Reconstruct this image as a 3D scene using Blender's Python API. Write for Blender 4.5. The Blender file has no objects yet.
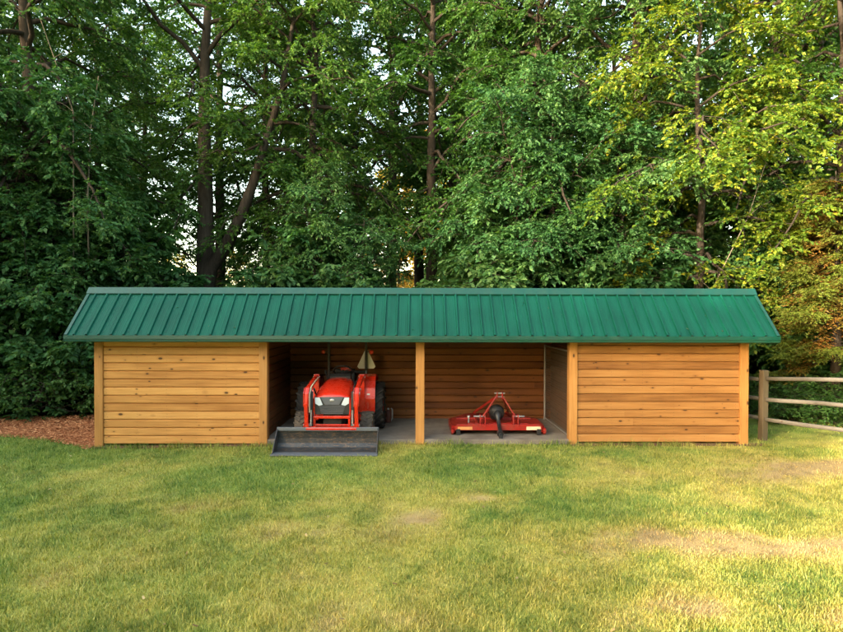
import bpy, bmesh, math, random
import numpy as np
from mathutils import Vector, Matrix
PI = math.pi
R = math.radians
sc = bpy.context.scene
col = sc.collection
rng = np.random.default_rng(7)
random.seed(7)

# low evening sun behind the viewer's left shoulder (compass angle clockwise from +Y)
SUN_AZ = R(230); SUN_EL = R(15)
SHADE = [(2.4+3.1*i+(i*37 % 10)*0.08, 21+(i*53 % 6), (0.66 if i < 3 else 0.98)+(i*29 % 5)*0.03, 0) for i in range(9)]
SHADE += [(4.0+3.1*i, 30+(i*31 % 6), (0.72 if i < 3 else 1.05)+(i*17 % 5)*0.03, 0) for i in range(9)]
SHADE += [(1.2+2.2*i, 18+(i*41 % 5), 1.15+(i*23 % 5)*0.05, 1) for i in range(13)] + [(2.0+2.6*i, 26+(i*19 % 4), 1.35, 1) for i in range(11)]
# ------------------------------------------------------------------ materials
def nodes(name):
    m = bpy.data.materials.new(name); m.use_nodes = True
    nt = m.node_tree; nt.nodes.clear()
    out = nt.nodes.new('ShaderNodeOutputMaterial')
    return m, nt, out
def nd(nt, typ, ins=None, **props):
    n = nt.nodes.new(typ)
    for k, v in props.items(): setattr(n, k, v)
    for k, v in (ins or {}).items():
        s = n.inputs[k]
        if isinstance(v, bpy.types.NodeSocket): nt.links.new(v, s)
        else: s.default_value = v
    return n
def c4(c): return (c[0], c[1], c[2], 1.0)
def mixc(nt, fac, a, b, mode='MIX'):
    n = nt.nodes.new('ShaderNodeMix'); n.data_type = 'RGBA'; n.blend_type = mode
    for idx, v in ((0, fac), (6, a), (7, b)):
        s = n.inputs[idx]
        if isinstance(v, bpy.types.NodeSocket): nt.links.new(v, s)
        elif idx == 0: s.default_value = v
        else: s.default_value = c4(v)
    return n.outputs[2]
def math_(nt, op, a, b=0.0, clamp=False):
    n = nt.nodes.new('ShaderNodeMath'); n.operation = op; n.use_clamp = clamp
    for i, v in enumerate((a, b)):
        if isinstance(v, bpy.types.NodeSocket): nt.links.new(v, n.inputs[i])
        else: n.inputs[i].default_value = v
    return n.outputs[0]
def ramp(nt, fac, stops, interp='LINEAR'):
    n = nt.nodes.new('ShaderNodeValToRGB'); n.color_ramp.interpolation = interp
    el = n.color_ramp.elements
    while len(el) < len(stops): el.new(0.5)
    for e, (p, c) in zip(el, stops):
        e.position = p; e.color = c4(c) if not isinstance(c, (int, float)) else (c, c, c, 1)
    nt.links.new(fac, n.inputs[0])
    return n.outputs[0]
def coord(nt, scale=(1, 1, 1), kind='Object'):
    tc = nt.nodes.new('ShaderNodeTexCoord')
    mp = nd(nt, 'ShaderNodeMapping', {'Vector': tc.outputs[kind], 'Scale': scale})
    return mp.outputs[0]
def noise(nt, vec, scale, detail=4, rough=0.55):
    return nd(nt, 'ShaderNodeTexNoise', {'Vector': vec, 'Scale': scale, 'Detail': detail, 'Roughness': rough}).outputs[0]
def attr(nt, name):
    return nd(nt, 'ShaderNodeAttribute', attribute_name=name).outputs['Fac']
def principled(nt, out, color, rough=0.6, spec=0.4, metal=0.0, bump=None, bstr=0.3, bdist=0.01, coat=0.0):
    p = nd(nt, 'ShaderNodeBsdfPrincipled', {'Roughness': rough, 'Specular IOR Level': spec, 'Metallic': metal, 'Coat Weight': coat, 'Coat Roughness': 0.12})
    s = p.inputs['Base Color']
    if isinstance(color, bpy.types.NodeSocket): nt.links.new(color, s)
    else: s.default_value = c4(color)
    if bump is not None:
        b = nd(nt, 'ShaderNodeBump', {'Height': bump, 'Strength': bstr, 'Distance': bdist})
        nt.links.new(b.outputs[0], p.inputs['Normal'])
    nt.links.new(p.outputs[0], out.inputs[0])
    return p

def wood_mat(name, lo, mid, hi, axis, knots=True, weather=0.0):
    """boards: 'tone' (per board) picks the shade, grain runs along axis, knots are dark dots"""
    m, nt, out = nodes(name)
    st = [28, 28, 28]; st[axis] = 1.3
    tone = attr(nt, 'tone')
    off = math_(nt, 'MULTIPLY', tone, 37.0)
    tc = nt.nodes.new('ShaderNodeTexCoord')
    addv = nd(nt, 'ShaderNodeVectorMath', {0: tc.outputs['Object'], 1: nd(nt, 'ShaderNodeCombineXYZ', {0: off, 1: off, 2: off}).outputs[0]}, operation='ADD').outputs[0]
    v = nd(nt, 'ShaderNodeMapping', {'Vector': addv, 'Scale': tuple(st)}).outputs[0]
    g1 = noise(nt, v, 1.0, 5, 0.6)
    st2 = [90, 90, 90]; st2[axis] = 2.0
    v2 = nd(nt, 'ShaderNodeMapping', {'Vector': addv, 'Scale': tuple(st2)}).outputs[0]
    g2 = noise(nt, v2, 1.0, 3, 0.6)
    big = noise(nt, nd(nt, 'ShaderNodeMapping', {'Vector': addv, 'Scale': (1, 1, 1)}).outputs[0], 1.1, 3, 0.5)
    f = math_(nt, 'ADD', math_(nt, 'MULTIPLY', g1, 0.58), math_(nt, 'ADD', math_(nt, 'MULTIPLY', tone, 0.33), 0.035))
    f = math_(nt, 'ADD', f, math_(nt, 'MULTIPLY', math_(nt, 'SUBTRACT', g2, 0.5), 0.28))
    f = math_(nt, 'ADD', f, math_(nt, 'MULTIPLY', math_(nt, 'SUBTRACT', big, 0.5), 0.40))
    c = ramp(nt, f, [(0.2, lo), (0.52, mid), (0.88, hi)])
    if knots:
        ks = [10.0, 10.0, 10.0]; ks[axis] = 5.0
        vk = nd(nt, 'ShaderNodeMapping', {'Vector': addv, 'Scale': tuple(ks)}).outputs[0]
        vo = nd(nt, 'ShaderNodeTexVoronoi', {'Vector': vk, 'Scale': 1.0, 'Randomness': 1.0})
        thr = nd(nt, 'ShaderNodeMapRange', {'Value': nd(nt, 'ShaderNodeSeparateColor', {0: vo.outputs['Color']}).outputs[0], 'From Min': 0.25, 'From Max': 1.0, 'To Min': 0.0, 'To Max': 0.225}).outputs[0]
        k = math_(nt, 'MULTIPLY', math_(nt, 'SUBTRACT', thr, vo.outputs['Distance']), 18.0, True)
        halo = math_(nt, 'MULTIPLY', math_(nt, 'SUBTRACT', math_(nt, 'MULTIPLY', thr, 1.9), vo.outputs['Distance']), 4.0, True)
        c = mixc(nt, math_(nt, 'MULTIPLY', halo, 0.45), c, (lo[0]*0.8, lo[1]*0.7, lo[2]*0.7))
        c = mixc(nt, math_(nt, 'MULTIPLY', k, 0.92), c, (0.05, 0.022, 0.010))
    if weather:
        w = noise(nt, coord(nt, (1, 1, 1)), 2.2, 5, 0.6)
        c = mixc(nt, math_(nt, 'MULTIPLY', w, weather), c, (0.15, 0.135, 0.11))
    principled(nt, out, c, 0.55, 0.3, bump=g1, bstr=0.25, bdist=0.004)
    return m

def paint_mat(name, c, rough=0.35, spec=0.5, coat=0.0, dirt=0.25, dirtc=(0.12, 0.09, 0.06), metal=0.0, nscale=6):
    m, nt, out = nodes(name)
    v = coord(nt)
    n = noise(nt, v, nscale, 6, 0.65)
    n2 = noise(nt, v, nscale*7, 4, 0.6)
    f = ramp(nt, math_(nt, 'ADD', math_(nt, 'MULTIPLY', n, 0.7), math_(nt, 'MULTIPLY', n2, 0.3)), [(0.45, 0.0), (0.75, 1.0)])
    cc = mixc(nt, math_(nt, 'MULTIPLY', f, dirt), c, dirtc)
    r = math_(nt, 'ADD', math_(nt, 'MULTIPLY', f, 0.3), rough, True)
    principled(nt, out, cc, r, spec, metal, coat=coat)
    return m

def leaf_mat(name, cols, trans, tw=0.35, rough=0.5, var=0.5, spec=0.22):
    m, nt, out = nodes(name)
    t = attr(nt, 'tint')
    oi = nt.nodes.new('ShaderNodeObjectInfo')
    f = math_(nt, 'ADD', t, math_(nt, 'MULTIPLY', math_(nt, 'SUBTRACT', oi.outputs['Random'], 0.5), var), True)
    c = ramp(nt, f, [(i/(len(cols)-1), q) for i, q in enumerate(cols)])
    p = nd(nt, 'ShaderNodeBsdfPrincipled', {'Base Color': c, 'Roughness': rough, 'Specular IOR Level': spec})
    tc = mixc(nt, 1.0, c, trans, 'MULTIPLY')
    tr = nd(nt, 'ShaderNodeBsdfTranslucent', {'Color': tc})
    mx = nd(nt, 'ShaderNodeMixShader', {0: tw, 1: p.outputs[0], 2: tr.outputs[0]})
    nt.links.new(mx.outputs[0], out.inputs[0])
    return m

def bark_mat(name, a, b):
    m, nt, out = nodes(name)
    v = coord(nt, (9, 9, 1.6))
    n = noise(nt, v, 1.6, 6, 0.7)
    n2 = noise(nt, coord(nt, (1, 1, 1)), 0.9, 3)
    c = ramp(nt, math_(nt, 'ADD', math_(nt, 'MULTIPLY', n, 0.75), math_(nt, 'MULTIPLY', n2, 0.3)), [(0.35, a), (0.7, b)])
    principled(nt, out, c, 0.9, 0.15, bump=n, bstr=0.8, bdist=0.03)
    return m

M = {}
M['siding'] = wood_mat('cedar_siding', (0.36, 0.148, 0.036), (0.61, 0.298, 0.084), (0.74, 0.415, 0.140), 0)
M['siding_orange_dim'] = wood_mat('orange_cedar_siding_dim', (0.18, 0.072, 0.020), (0.36, 0.170, 0.052), (0.48, 0.26, 0.092), 0)  # orange-brown boards, also darkened to offset the stronger light at this end
M['siding_shaded'] = wood_mat('cedar_siding_shaded', (0.085, 0.026, 0.006), (0.18, 0.060, 0.014), (0.26, 0.100, 0.027), 0)  # same cedar darkened, the dimness of the open bays is in the colour
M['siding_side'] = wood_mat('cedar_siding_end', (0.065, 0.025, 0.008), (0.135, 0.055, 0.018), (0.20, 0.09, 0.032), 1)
M['post'] = wood_mat('cedar_post', (0.27, 0.115, 0.028), (0.45, 0.215, 0.062), (0.58, 0.32, 0.12), 2)
M['rafter'] = wood_mat('pine_framing', (0.12, 0.055, 0.02), (0.18, 0.09, 0.04), (0.22, 0.12, 0.055), 0)
M['fence_wood'] = wood_mat('weathered_fence_wood', (0.07, 0.05, 0.027), (0.115, 0.084, 0.047), (0.16, 0.12, 0.07), 2, True, 0.3)
M['rail_wood'] = wood_mat('weathered_rail_wood', (0.062, 0.055, 0.043), (0.10, 0.088, 0.070), (0.14, 0.124, 0.10), 0, True, 0.35)

def roof_mat():
    m, nt, out = nodes('green_roof_metal')
    n = noise(nt, coord(nt, (1.2, 1.2, 1.2)), 1.0, 4)
    n2 = noise(nt, coord(nt, (14, 0.7, 0.7)), 1.0, 4)
    f = math_(nt, 'ADD', math_(nt, 'MULTIPLY', n, 0.6), math_(nt, 'MULTIPLY', n2, 0.4))
    c = ramp(nt, f, [(0.3, (0.001, 0.050, 0.033)), (0.7, (0.003, 0.092, 0.060))])
    d = ramp(nt, noise(nt, coord(nt), 22, 5, 0.7), [(0.66, 0.0), (0.8, 1.0)])
    c = mixc(nt, math_(nt, 'MULTIPLY', d, 0.22), c, (0.10, 0.16, 0.12))
    principled(nt, out, c, math_(nt, 'ADD', math_(nt, 'MULTIPLY', n, 0.2), 0.40), 0.20)
    return m
M['roof'] = roof_mat()
M['trim'] = paint_mat('green_trim_metal', (0.003, 0.062, 0.042), 0.36, 0.5, dirt=0.12)
M['red'] = paint_mat('red_paint', (0.63, 0.026, 0.008), 0.24, 0.5, coat=0.25, dirt=0.22, dirtc=(0.26, 0.06, 0.035), nscale=9)
M['red_deck'] = paint_mat('red_deck_paint', (0.33, 0.013, 0.010), 0.36, 0.5, coat=0.1, dirt=0.7, dirtc=(0.14, 0.07, 0.04))
M['black'] = paint_mat('black_metal', (0.018, 0.018, 0.020), 0.45, 0.4, dirt=0.3)
M['plastic'] = paint_mat('black_plastic', (0.022, 0.024, 0.027), 0.38, 0.5, dirt=0.2)
M['rubber'] = paint_mat('tyre_rubber', (0.018, 0.018, 0.019), 0.75, 0.25, dirt=0.55, dirtc=(0.11, 0.085, 0.06), nscale=4)
M['rubber_dusty'] = paint_mat('dusty_tyre_rubber', (0.06, 0.05, 0.042), 0.8, 0.2, dirt=0.8, dirtc=(0.19, 0.15, 0.11), nscale=5)
M['steel'] = paint_mat('galvanised_steel', (0.42, 0.43, 0.43), 0.42, 0.5, dirt=0.3, dirtc=(0.25, 0.24, 0.22), metal=0.6)
M['wire'] = paint_mat('dull_wire', (0.10, 0.10, 0.09), 0.5, 0.5, dirt=0.3, metal=0.3)
M['silver'] = paint_mat('bare_aluminium', (0.78, 0.80, 0.72), 0.5, 0.5, dirt=0.15, metal=0.0)
M['cream'] = paint_mat('cream_decal', (0.72, 0.62, 0.42), 0.5, 0.4, dirt=0.2)
M['white'] = paint_mat('white_decal', (0.8, 0.8, 0.77), 0.45, 0.4, dirt=0.1)
M['mower_orange'] = paint_mat('orange_decal', (0.70, 0.33, 0.12), 0.5, 0.4, dirt=0.35)
M['grey'] = paint_mat('grey_grille', (0.10, 0.11, 0.125), 0.4, 0.5, dirt=0.15)
M['lens'] = paint_mat('headlight_lens', (0.68, 0.75, 0.80), 0.12, 0.8, coat=0.6, dirt=0.05)
M['redlens'] = paint_mat('red_lamp_lens', (0.62, 0.07, 0.04), 0.2, 0.6, coat=0.3, dirt=0.05)
M['brown_can'] = paint_mat('brown_canister', (0.10, 0.03, 0.02), 0.5, 0.4, dirt=0.3)
M['bark'] = bark_mat('dark_bark', (0.016, 0.012, 0.009), (0.066, 0.052, 0.039))
M['bark_pale'] = bark_mat('pale_bark', (0.10, 0.085, 0.06), (0.26, 0.22, 0.16))

def bucket_mat():
    m, nt, out = nodes('worn_bucket_steel')
    v = coord(nt)
    n = noise(nt, v, 7, 7, 0.7)
    n2 = noise(nt, coord(nt, (4, 14, 14)), 2.5, 6, 0.7)
    c = ramp(nt, n, [(0.35, (0.016, 0.018, 0.022)), (0.6, (0.038, 0.040, 0.043)), (0.8, (0.085, 0.068, 0.048))])
    d = ramp(nt, n2, [(0.52, 0.0), (0.66, 1.0)])
    c = mixc(nt, math_(nt, 'MULTIPLY', d, 0.8), c, (0.17, 0.095, 0.045))
    sp = ramp(nt, noise(nt, coord(nt, (1, 1, 1)), 34, 4, 0.7), [(0.60, 0.0), (0.70, 1.0)])
    c = mixc(nt, math_(nt, 'MULTIPLY', sp, 0.6), c, (0.24, 0.16, 0.09))
    principled(nt, out, c, math_(nt, 'ADD', math_(nt, 'MULTIPLY', n, 0.4), 0.25), 0.5, 0.15, bump=n, bstr=0.2, bdist=0.004)
    return m
M['bucket'] = bucket_mat()
M['lip'] = paint_mat('scraped_bucket_lip', (0.13, 0.145, 0.165), 0.4, 0.5, dirt=0.6, dirtc=(0.09, 0.07, 0.06), metal=0.2, nscale=4)

def concrete_mat():
    m, nt, out = nodes('concrete')
    n = noise(nt, coord(nt), 2.0, 8, 0.65)
    n2 = noise(nt, coord(nt), 40, 4, 0.6)
    c = ramp(nt, n, [(0.3, (0.15, 0.132, 0.110)), (0.7, (0.27, 0.242, 0.205))])
    c = mixc(nt, math_(nt, 'MULTIPLY', n2, 0.3), c, (0.22, 0.15, 0.10))
    st = ramp(nt, noise(nt, coord(nt, (1, 1, 1)), 1.3, 6, 0.65), [(0.50, 0.0), (0.66, 1.0)])
    c = mixc(nt, math_(nt, 'MULTIPLY', st, 0.55), c, (0.085, 0.062, 0.045))
    principled(nt, out, c, 0.85, 0.25, bump=n2, bstr=0.2, bdist=0.003)
    return m
M['concrete'] = concrete_mat()

GREENS = [(0.024, 0.070, 0.016), (0.040, 0.105, 0.020), (0.066, 0.145, 0.027), (0.110, 0.185, 0.036)]
M['leaf'] = leaf_mat('broadleaf_foliage', GREENS, (1.5, 1.55, 0.6), 0.34, var=0.45)
M['leaf_cool'] = leaf_mat('cool_broadleaf_foliage', [(0.028, 0.088, 0.028), (0.046, 0.125, 0.037), (0.075, 0.168, 0.048), (0.125, 0.215, 0.066)], (1.4, 1.5, 0.7), 0.3, var=0.4)
M['leaf_maple'] = leaf_mat('yellow_green_foliage', [(0.044, 0.105, 0.015), (0.085, 0.160, 0.019), (0.155, 0.220, 0.023), (0.32, 0.305, 0.028)], (1.5, 1.4, 0.5), 0.36, var=0.2)
M['leaf_gold_sunlit'] = leaf_mat('golden_sunlit_foliage', [(0.14, 0.16, 0.03), (0.24, 0.22, 0.035), (0.34, 0.25, 0.04), (0.36, 0.19, 0.04)], (1.6, 1.5, 0.6), 0.42, var=0.6)  # autumn tint plus the glow of sunlit, backlit leaves put into the colour
M['needle'] = leaf_mat('conifer_foliage', [(0.25, 0.105, 0.024), (0.19, 0.130, 0.024), (0.110, 0.150, 0.024), (0.17, 0.215, 0.030)], (1.4, 1.3, 0.5), 0.25, var=0.1)
M['weed'] = leaf_mat('weed_foliage', [(0.025, 0.075, 0.014), (0.045, 0.11, 0.02), (0.07, 0.14, 0.03), (0.1, 0.17, 0.04)], (1.4, 1.5, 0.6), 0.3, var=0.2)

def grass_mat(name, blade):
    m, nt, out = nodes(name)
    d = attr(nt, 'dry'); r = attr(nt, 'rnd')
    green = ramp(nt, r, [(0.0, (0.065, 0.145, 0.024)), (0.5, (0.200, 0.280, 0.050)), (1.0, (0.40, 0.42, 0.100))])
    yell = ramp(nt, r, [(0.0, (0.17, 0.185, 0.036)), (0.5, (0.43, 0.385, 0.080)), (1.0, (0.62, 0.53, 0.16))])
    tan = ramp(nt, r, [(0.0, (0.26, 0.17, 0.07)), (0.6, (0.45, 0.315, 0.135)), (1.0, (0.58, 0.44, 0.20))])
    f1 = nd(nt, 'ShaderNodeMapRange', {'Value': d, 'From Min': 0.12, 'From Max': 0.5}).outputs[0]
    f2 = nd(nt, 'ShaderNodeMapRange', {'Value': d, 'From Min': 0.5, 'From Max': 0.92}).outputs[0]
    c = mixc(nt, f2, mixc(nt, f1, green, yell), tan)
    if blade:
        p = nd(nt, 'ShaderNodeBsdfPrincipled', {'Base Color': c, 'Roughness': 0.5, 'Specular IOR Level': 0.3})
        tr = nd(nt, 'ShaderNodeBsdfTranslucent', {'Color': mixc(nt, 1.0, c, (1.3, 1.3, 0.7), 'MULTIPLY')})
        mx = nd(nt, 'ShaderNodeMixShader', {0: 0.3, 1: p.outputs[0], 2: tr.outputs[0]})
        nt.links.new(mx.outputs[0], out.inputs[0])
    else:
        n = noise(nt, coord(nt), 30, 6, 0.7)
        n2 = noise(nt, coord(nt), 3.2, 5, 0.65)
        soil = ramp(nt, n, [(0.3, (0.06, 0.048, 0.024)), (0.7, (0.15, 0.115, 0.06))])
        c = mixc(nt, math_(nt, 'MULTIPLY', ramp(nt, n2, [(0.45, 0.15), (0.75, 0.75)]), 0.9), c, soil)
        principled(nt, out, c, 0.9, 0.1, bump=n, bstr=0.6, bdist=0.03)
    return m
M['grass'] = grass_mat('grass_blades', True)
M['lawn'] = grass_mat('lawn_turf', False)

def ground_mat(name, a, b, scale):
    m, nt, out = nodes(name)
    n = noise(nt, coord(nt), scale, 8, 0.7)
    n2 = noise(nt, coord(nt), scale*0.12, 4, 0.6)
    c = ramp(nt, math_(nt, 'ADD', math_(nt, 'MULTIPLY', n, 0.6), math_(nt, 'MULTIPLY', n2, 0.4)), [(0.35, a), (0.68, b)])
    principled(nt, out, c, 0.95, 0.1, bump=n, bstr=0.7, bdist=0.04)
    return m
M['forest_floor'] = ground_mat('leaf_litter', (0.045, 0.030, 0.016), (0.14, 0.095, 0.050), 12)
M['mulch'] = ground_mat('red_mulch', (0.24, 0.08, 0.035), (0.52, 0.21, 0.09), 26)
M['soil'] = ground_mat('bare_soil', (0.11, 0.06, 0.035), (0.24, 0.14, 0.08), 25)
def chip_mat():
    m, nt, out = nodes('bark_chips')
    r = attr(nt, 'rnd')
    c = ramp(nt, r, [(0, (0.24, 0.078, 0.032)), (0.5, (0.54, 0.20, 0.080)), (1, (0.70, 0.36, 0.17))])
    principled(nt, out, c, 0.85, 0.15)
    return m
M['chip'] = chip_mat()
def dry_leaf_mat():
    m, nt, out = nodes('dry_leaf')
    c = ramp(nt, attr(nt, 'rnd'), [(0, (0.12, 0.075, 0.03)), (0.6, (0.28, 0.19, 0.08)), (1, (0.42, 0.33, 0.16))])
    principled(nt, out, c, 0.8, 0.15)
    return m
M['dry_leaf'] = dry_leaf_mat()

# ------------------------------------------------------------------ objects
def tag(o, label=None, cat=None, group=None, kind=None):
    if label: o['label'] = label
    if cat: o['category'] = cat
    if group: o['group'] = group
    if kind: o['kind'] = kind
    return o
def thing(name, label, cat, loc=(0, 0, 0), group=None):
    o = bpy.data.objects.new(name, None); col.objects.link(o)
    o.location = loc; o.empty_display_size = 0.2
    return tag(o, label, cat, group)
def root_loc(o):
    v = Vector((0, 0, 0))
    while o is not None: v += o.location; o = o.parent
    return v
def np_mesh(name, V, faces, mat, parent=None, attrs=None, smooth=False):
    """faces: list of int arrays (n,k)"""
    me = bpy.data.meshes.new(name)
    V = np.asarray(V, dtype=np.float32)
    me.vertices.add(len(V)); me.vertices.foreach_set('co', V.ravel())
    loops = np.concatenate([f.ravel() for f in faces]).astype(np.int32)
    tot = np.concatenate([np.full(len(f), f.shape[1]) for f in faces])
    st = np.concatenate([[0], np.cumsum(tot)[:-1]]).astype(np.int32)
    me.loops.add(len(loops)); me.loops.foreach_set('vertex_index', loops)
    me.polygons.add(len(tot)); me.polygons.foreach_set('loop_start', st)
    me.update(calc_edges=True)
    for k, v in (attrs or {}).items():
        a = me.attributes.new(k, 'FLOAT', 'POINT'); a.data.foreach_set('value', np.asarray(v, dtype=np.float32))
    if smooth: me.polygons.foreach_set('use_smooth', np.ones(len(tot), dtype=bool))
    me.materials.append(mat)
    o = bpy.data.objects.new(name, me); col.objects.link(o)
    if parent is not None: o.parent = parent
    return o

class MB:
    """collects shapes in world coordinates, builds ONE mesh object"""
    def __init__(s): s.v = []; s.f = []; s.t = []; s.sm = []
    def add(s, vs, fs, tone=0.5, smooth=False):
        b = len(s.v)
        s.v += [tuple(v) for v in vs]; s.t += [tone]*len(vs)
        s.f += [tuple(i+b for i in f) for f in fs]; s.sm += [smooth]*len(fs)
        return s
    def box(s, x0, x1, y0, y1, z0, z1, bev=0.0, tone=0.5, mat=None):
        bm = bmesh.new()
        bmesh.ops.create_cube(bm, size=1)
        for v in bm.verts:
            v.co = Vector(((x0+x1)/2+v.co.x*(x1-x0), (y0+y1)/2+v.co.y*(y1-y0), (z0+z1)/2+v.co.z*(z1-z0)))
        if bev > 0: bmesh.ops.bevel(bm, geom=bm.edges[:], offset=bev, segments=2, affect='EDGES', profile=0.6)
        if mat is not None: bm.transform(mat)
        s.bm(bm, tone); return s
    def bm(s, bm, tone=0.5, smooth=False):
        bm.verts.ensure_lookup_table(); bm.verts.index_update()
        s.add([v.co[:] for v in bm.verts], [[v.index for v in f.verts] for f in bm.faces], tone, smooth)
        bm.free(); return s
    def tube(s, pts, r, n=10, tone=0.5, cap=True):
        pts = [Vector(p) for p in pts]
        rs = r if isinstance(r, (list, tuple)) else [r]*len(pts)
        vs = []; fs = []
        prev = None
        for i, p in enumerate(pts):
            t = (pts[min(i+1, len(pts)-1)]-pts[max(i-1, 0)]).normalized()
            if prev is None:
                a = Vector((0, 0, 1)) if abs(t.z) < 0.9 else Vector((1, 0, 0))
                u = t.cross(a).normalized()
            else:
                u = (prev - t*prev.dot(t)).normalized()
            prev = u; w = t.cross(u)
            for k in range(n):
                a = 2*PI*k/n
                vs.append(p+(u*math.cos(a)+w*math.sin(a))*rs[i])
        for i in range(len(pts)-1):
            for k in range(n):
                fs.append((i*n+k, i*n+(k+1) % n, (i+1)*n+(k+1) % n, (i+1)*n+k))
        s.add(vs, fs, tone, True)
        if cap:
            s.add(vs[:n], [tuple(range(n))[::-1]], tone); s.add(vs[-n:], [tuple(range(n))], tone)
        return s
    def bar(s, a, b, w, h, tone=0.5, up=(0, 0, 1), bev=0.0):
        """rectangular bar from a to b, w across, h along up"""
        a = Vector(a); b = Vector(b); d = (b-a); L = d.length; d.normalize()
        upv = Vector(up)
        side = d.cross(upv)
        if side.length < 1e-4: side = d.cross(Vector((0, 1, 0)))
        side.normalize(); u2 = side.cross(d)
        mat = Matrix(((side.x, d.x, u2.x, (a.x+b.x)/2), (side.y, d.y, u2.y, (a.y+b.y)/2), (side.z, d.z, u2.z, (a.z+b.z)/2), (0, 0, 0, 1)))
        return s.box(-w/2, w/2, -L/2, L/2, -h/2, h/2, bev, tone, mat)
    def prism(s, poly, axis, a, b, tone=0.5):
        """poly of 2D points extruded along axis from a to b"""
        n = len(poly)
        def P(q, t):
            return {0: (t, q[0], q[1]), 1: (q[0], t, q[1]), 2: (q[0], q[1], t)}[axis]
        vs = [P(q, a) for q in poly]+[P(q, b) for q in poly]
        fs = [tuple(range(n))[::-1], tuple(range(n, 2*n))]+[(i, (i+1) % n, n+(i+1) % n, n+i) for i in range(n)]
        return s.add(vs, fs, tone)
    def lathe(s, prof, cx, cy, cz, axis=0, n=40, tone=0.5, smooth=True):
        """prof: (offset along axis, radius)"""
        vs = []; fs = []; m = len(prof)
        for k in range(n):
            a = 2*PI*k/n
            for (o, r) in prof:
                c_, s_ = r*math.cos(a), r*math.sin(a)
                vs.append({0: (cx+o, cy+c_, cz+s_), 1: (cx+c_, cy+o, cz+s_), 2: (cx+c_, cy+s_, cz+o)}[axis])
        for k in range(n):
            k2 = (k+1) % n
            for j in range(m-1):
                fs.append((k*m+j, k2*m+j, k2*m+j+1, k*m+j+1))
        return s.add(vs, fs, tone, smooth)
    def build(s, name, mat, parent=None):
        off = root_loc(parent) if parent is not None else Vector((0, 0, 0))
        me = bpy.data.meshes.new(name)
        me.from_pydata([(v[0]-off.x, v[1]-off.y, v[2]-off.z) for v in s.v], [], s.f)
        me.update()
        bm = bmesh.new(); bm.from_mesh(me); bmesh.ops.recalc_face_normals(bm, faces=bm.faces[:]); bm.to_mesh(me); bm.free()
        for p, q in zip(me.polygons, s.sm): p.use_smooth = q
        a = me.attributes.new('tone', 'FLOAT', 'POINT'); a.data.foreach_set('value', s.t)
        me.materials.append(mat)
        o = bpy.data.objects.new(name, me); col.objects.link(o)
        if parent is not None: o.parent = parent
        return o

# ------------------------------------------------------------------ camera
CX, CY, CH = 5.917, -10.335, 2.457
yaw, pit, rol = 0.0059, -0.0095, 0.0021
cam = bpy.data.cameras.new('camera'); co = bpy.data.objects.new('camera', cam); col.objects.link(co)
fw = Vector((math.sin(yaw), math.cos(yaw), 0)); rt = Vector((math.cos(yaw), -math.sin(yaw), 0)); up = Vector((0, 0, 1))
f2 = fw*math.cos(pit)+up*math.sin(pit); u2 = up*math.cos(pit)-fw*math.sin(pit)
r3 = rt*math.cos(rol)+u2*math.sin(rol); u3 = u2*math.cos(rol)-rt*math.sin(rol)
co.matrix_world = Matrix(((r3.x, u3.x, -f2.x, CX), (r3.y, u3.y, -f2.y, CY), (r3.z, u3.z, -f2.z, CH), (0, 0, 0, 1)))
cam.sensor_width = 36; cam.lens = 563.6/843*36; cam.clip_end = 900; cam.clip_start = 0.05
sc.camera = co

# ------------------------------------------------------------------ terrain
def sm(e0, e1, x):
    t = np.clip((x-e0)/(e1-e0), 0, 1); return t*t*(3-2*t)
def gz(x, y):
    x = np.asarray(x, float); y = np.asarray(y, float)
    z = -0.055*(1-sm(0.0, 4.5, x)) + 0.10*sm(12.4, 14.5, x)*sm(-6, -1, y)
    z = z + 0.35*sm(6, 40, y) + 0.012*np.sin(x*1.3+y*0.7)*sm(-1.0, -2.5, y)
    return z
def g1(x, y): return float(gz(x, y))

_perm = rng.random((64, 64))
def vnoise(x, y, s):
    x = np.asarray(x)*s+100; y = np.asarray(y)*s+100
    xi = np.floor(x).astype(int); yi = np.floor(y).astype(int)
    fx = x-xi; fy = y-yi; fx = fx*fx*(3-2*fx); fy = fy*fy*(3-2*fy)
    p = lambda a, b: _perm[a % 64, b % 64]
    return (p(xi, yi)*(1-fx)+p(xi+1, yi)*fx)*(1-fy)+(p(xi, yi+1)*(1-fx)+p(xi+1, yi+1)*fx)*fy
# worn and dry patches of the lawn: x, y, half width, half depth, dryness
PATCH = [(6.9, -3.05, 0.55, 0.30, 0.55), (6.0, -3.6, 0.45, 0.28, 0.65), (8.6, -4.35, 1.0, 0.42, 0.62), (9.9, -4.55, 1.0, 0.36, 0.55),
         (12.6, -1.6, 1.3, 0.42, 0.72), (14.0, -1.75, 1.4, 0.55, 0.5), (8.2, -5.7, 0.32, 0.2, 0.6), (4.6, -4.1, 0.5, 0.3, 0.3),
         (1.2, -4.3, 0.6, 0.45, 0.32), (11.2, -2.0, 0.8, 0.3, 0.4), (5.2, -6.1, 0.5, 0.3, 0.3), (2.6, -5.2, 0.6, 0.4, 0.3), (9.4, -5.9, 0.4, 0.25, 0.45),
         (3.4, -3.3, 0.8, 0.25, 0.25), (12.2, -4.0, 0.7, 0.4, 0.4), (0.0, -6.0, 0.7, 0.5, 0.35)]
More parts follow.
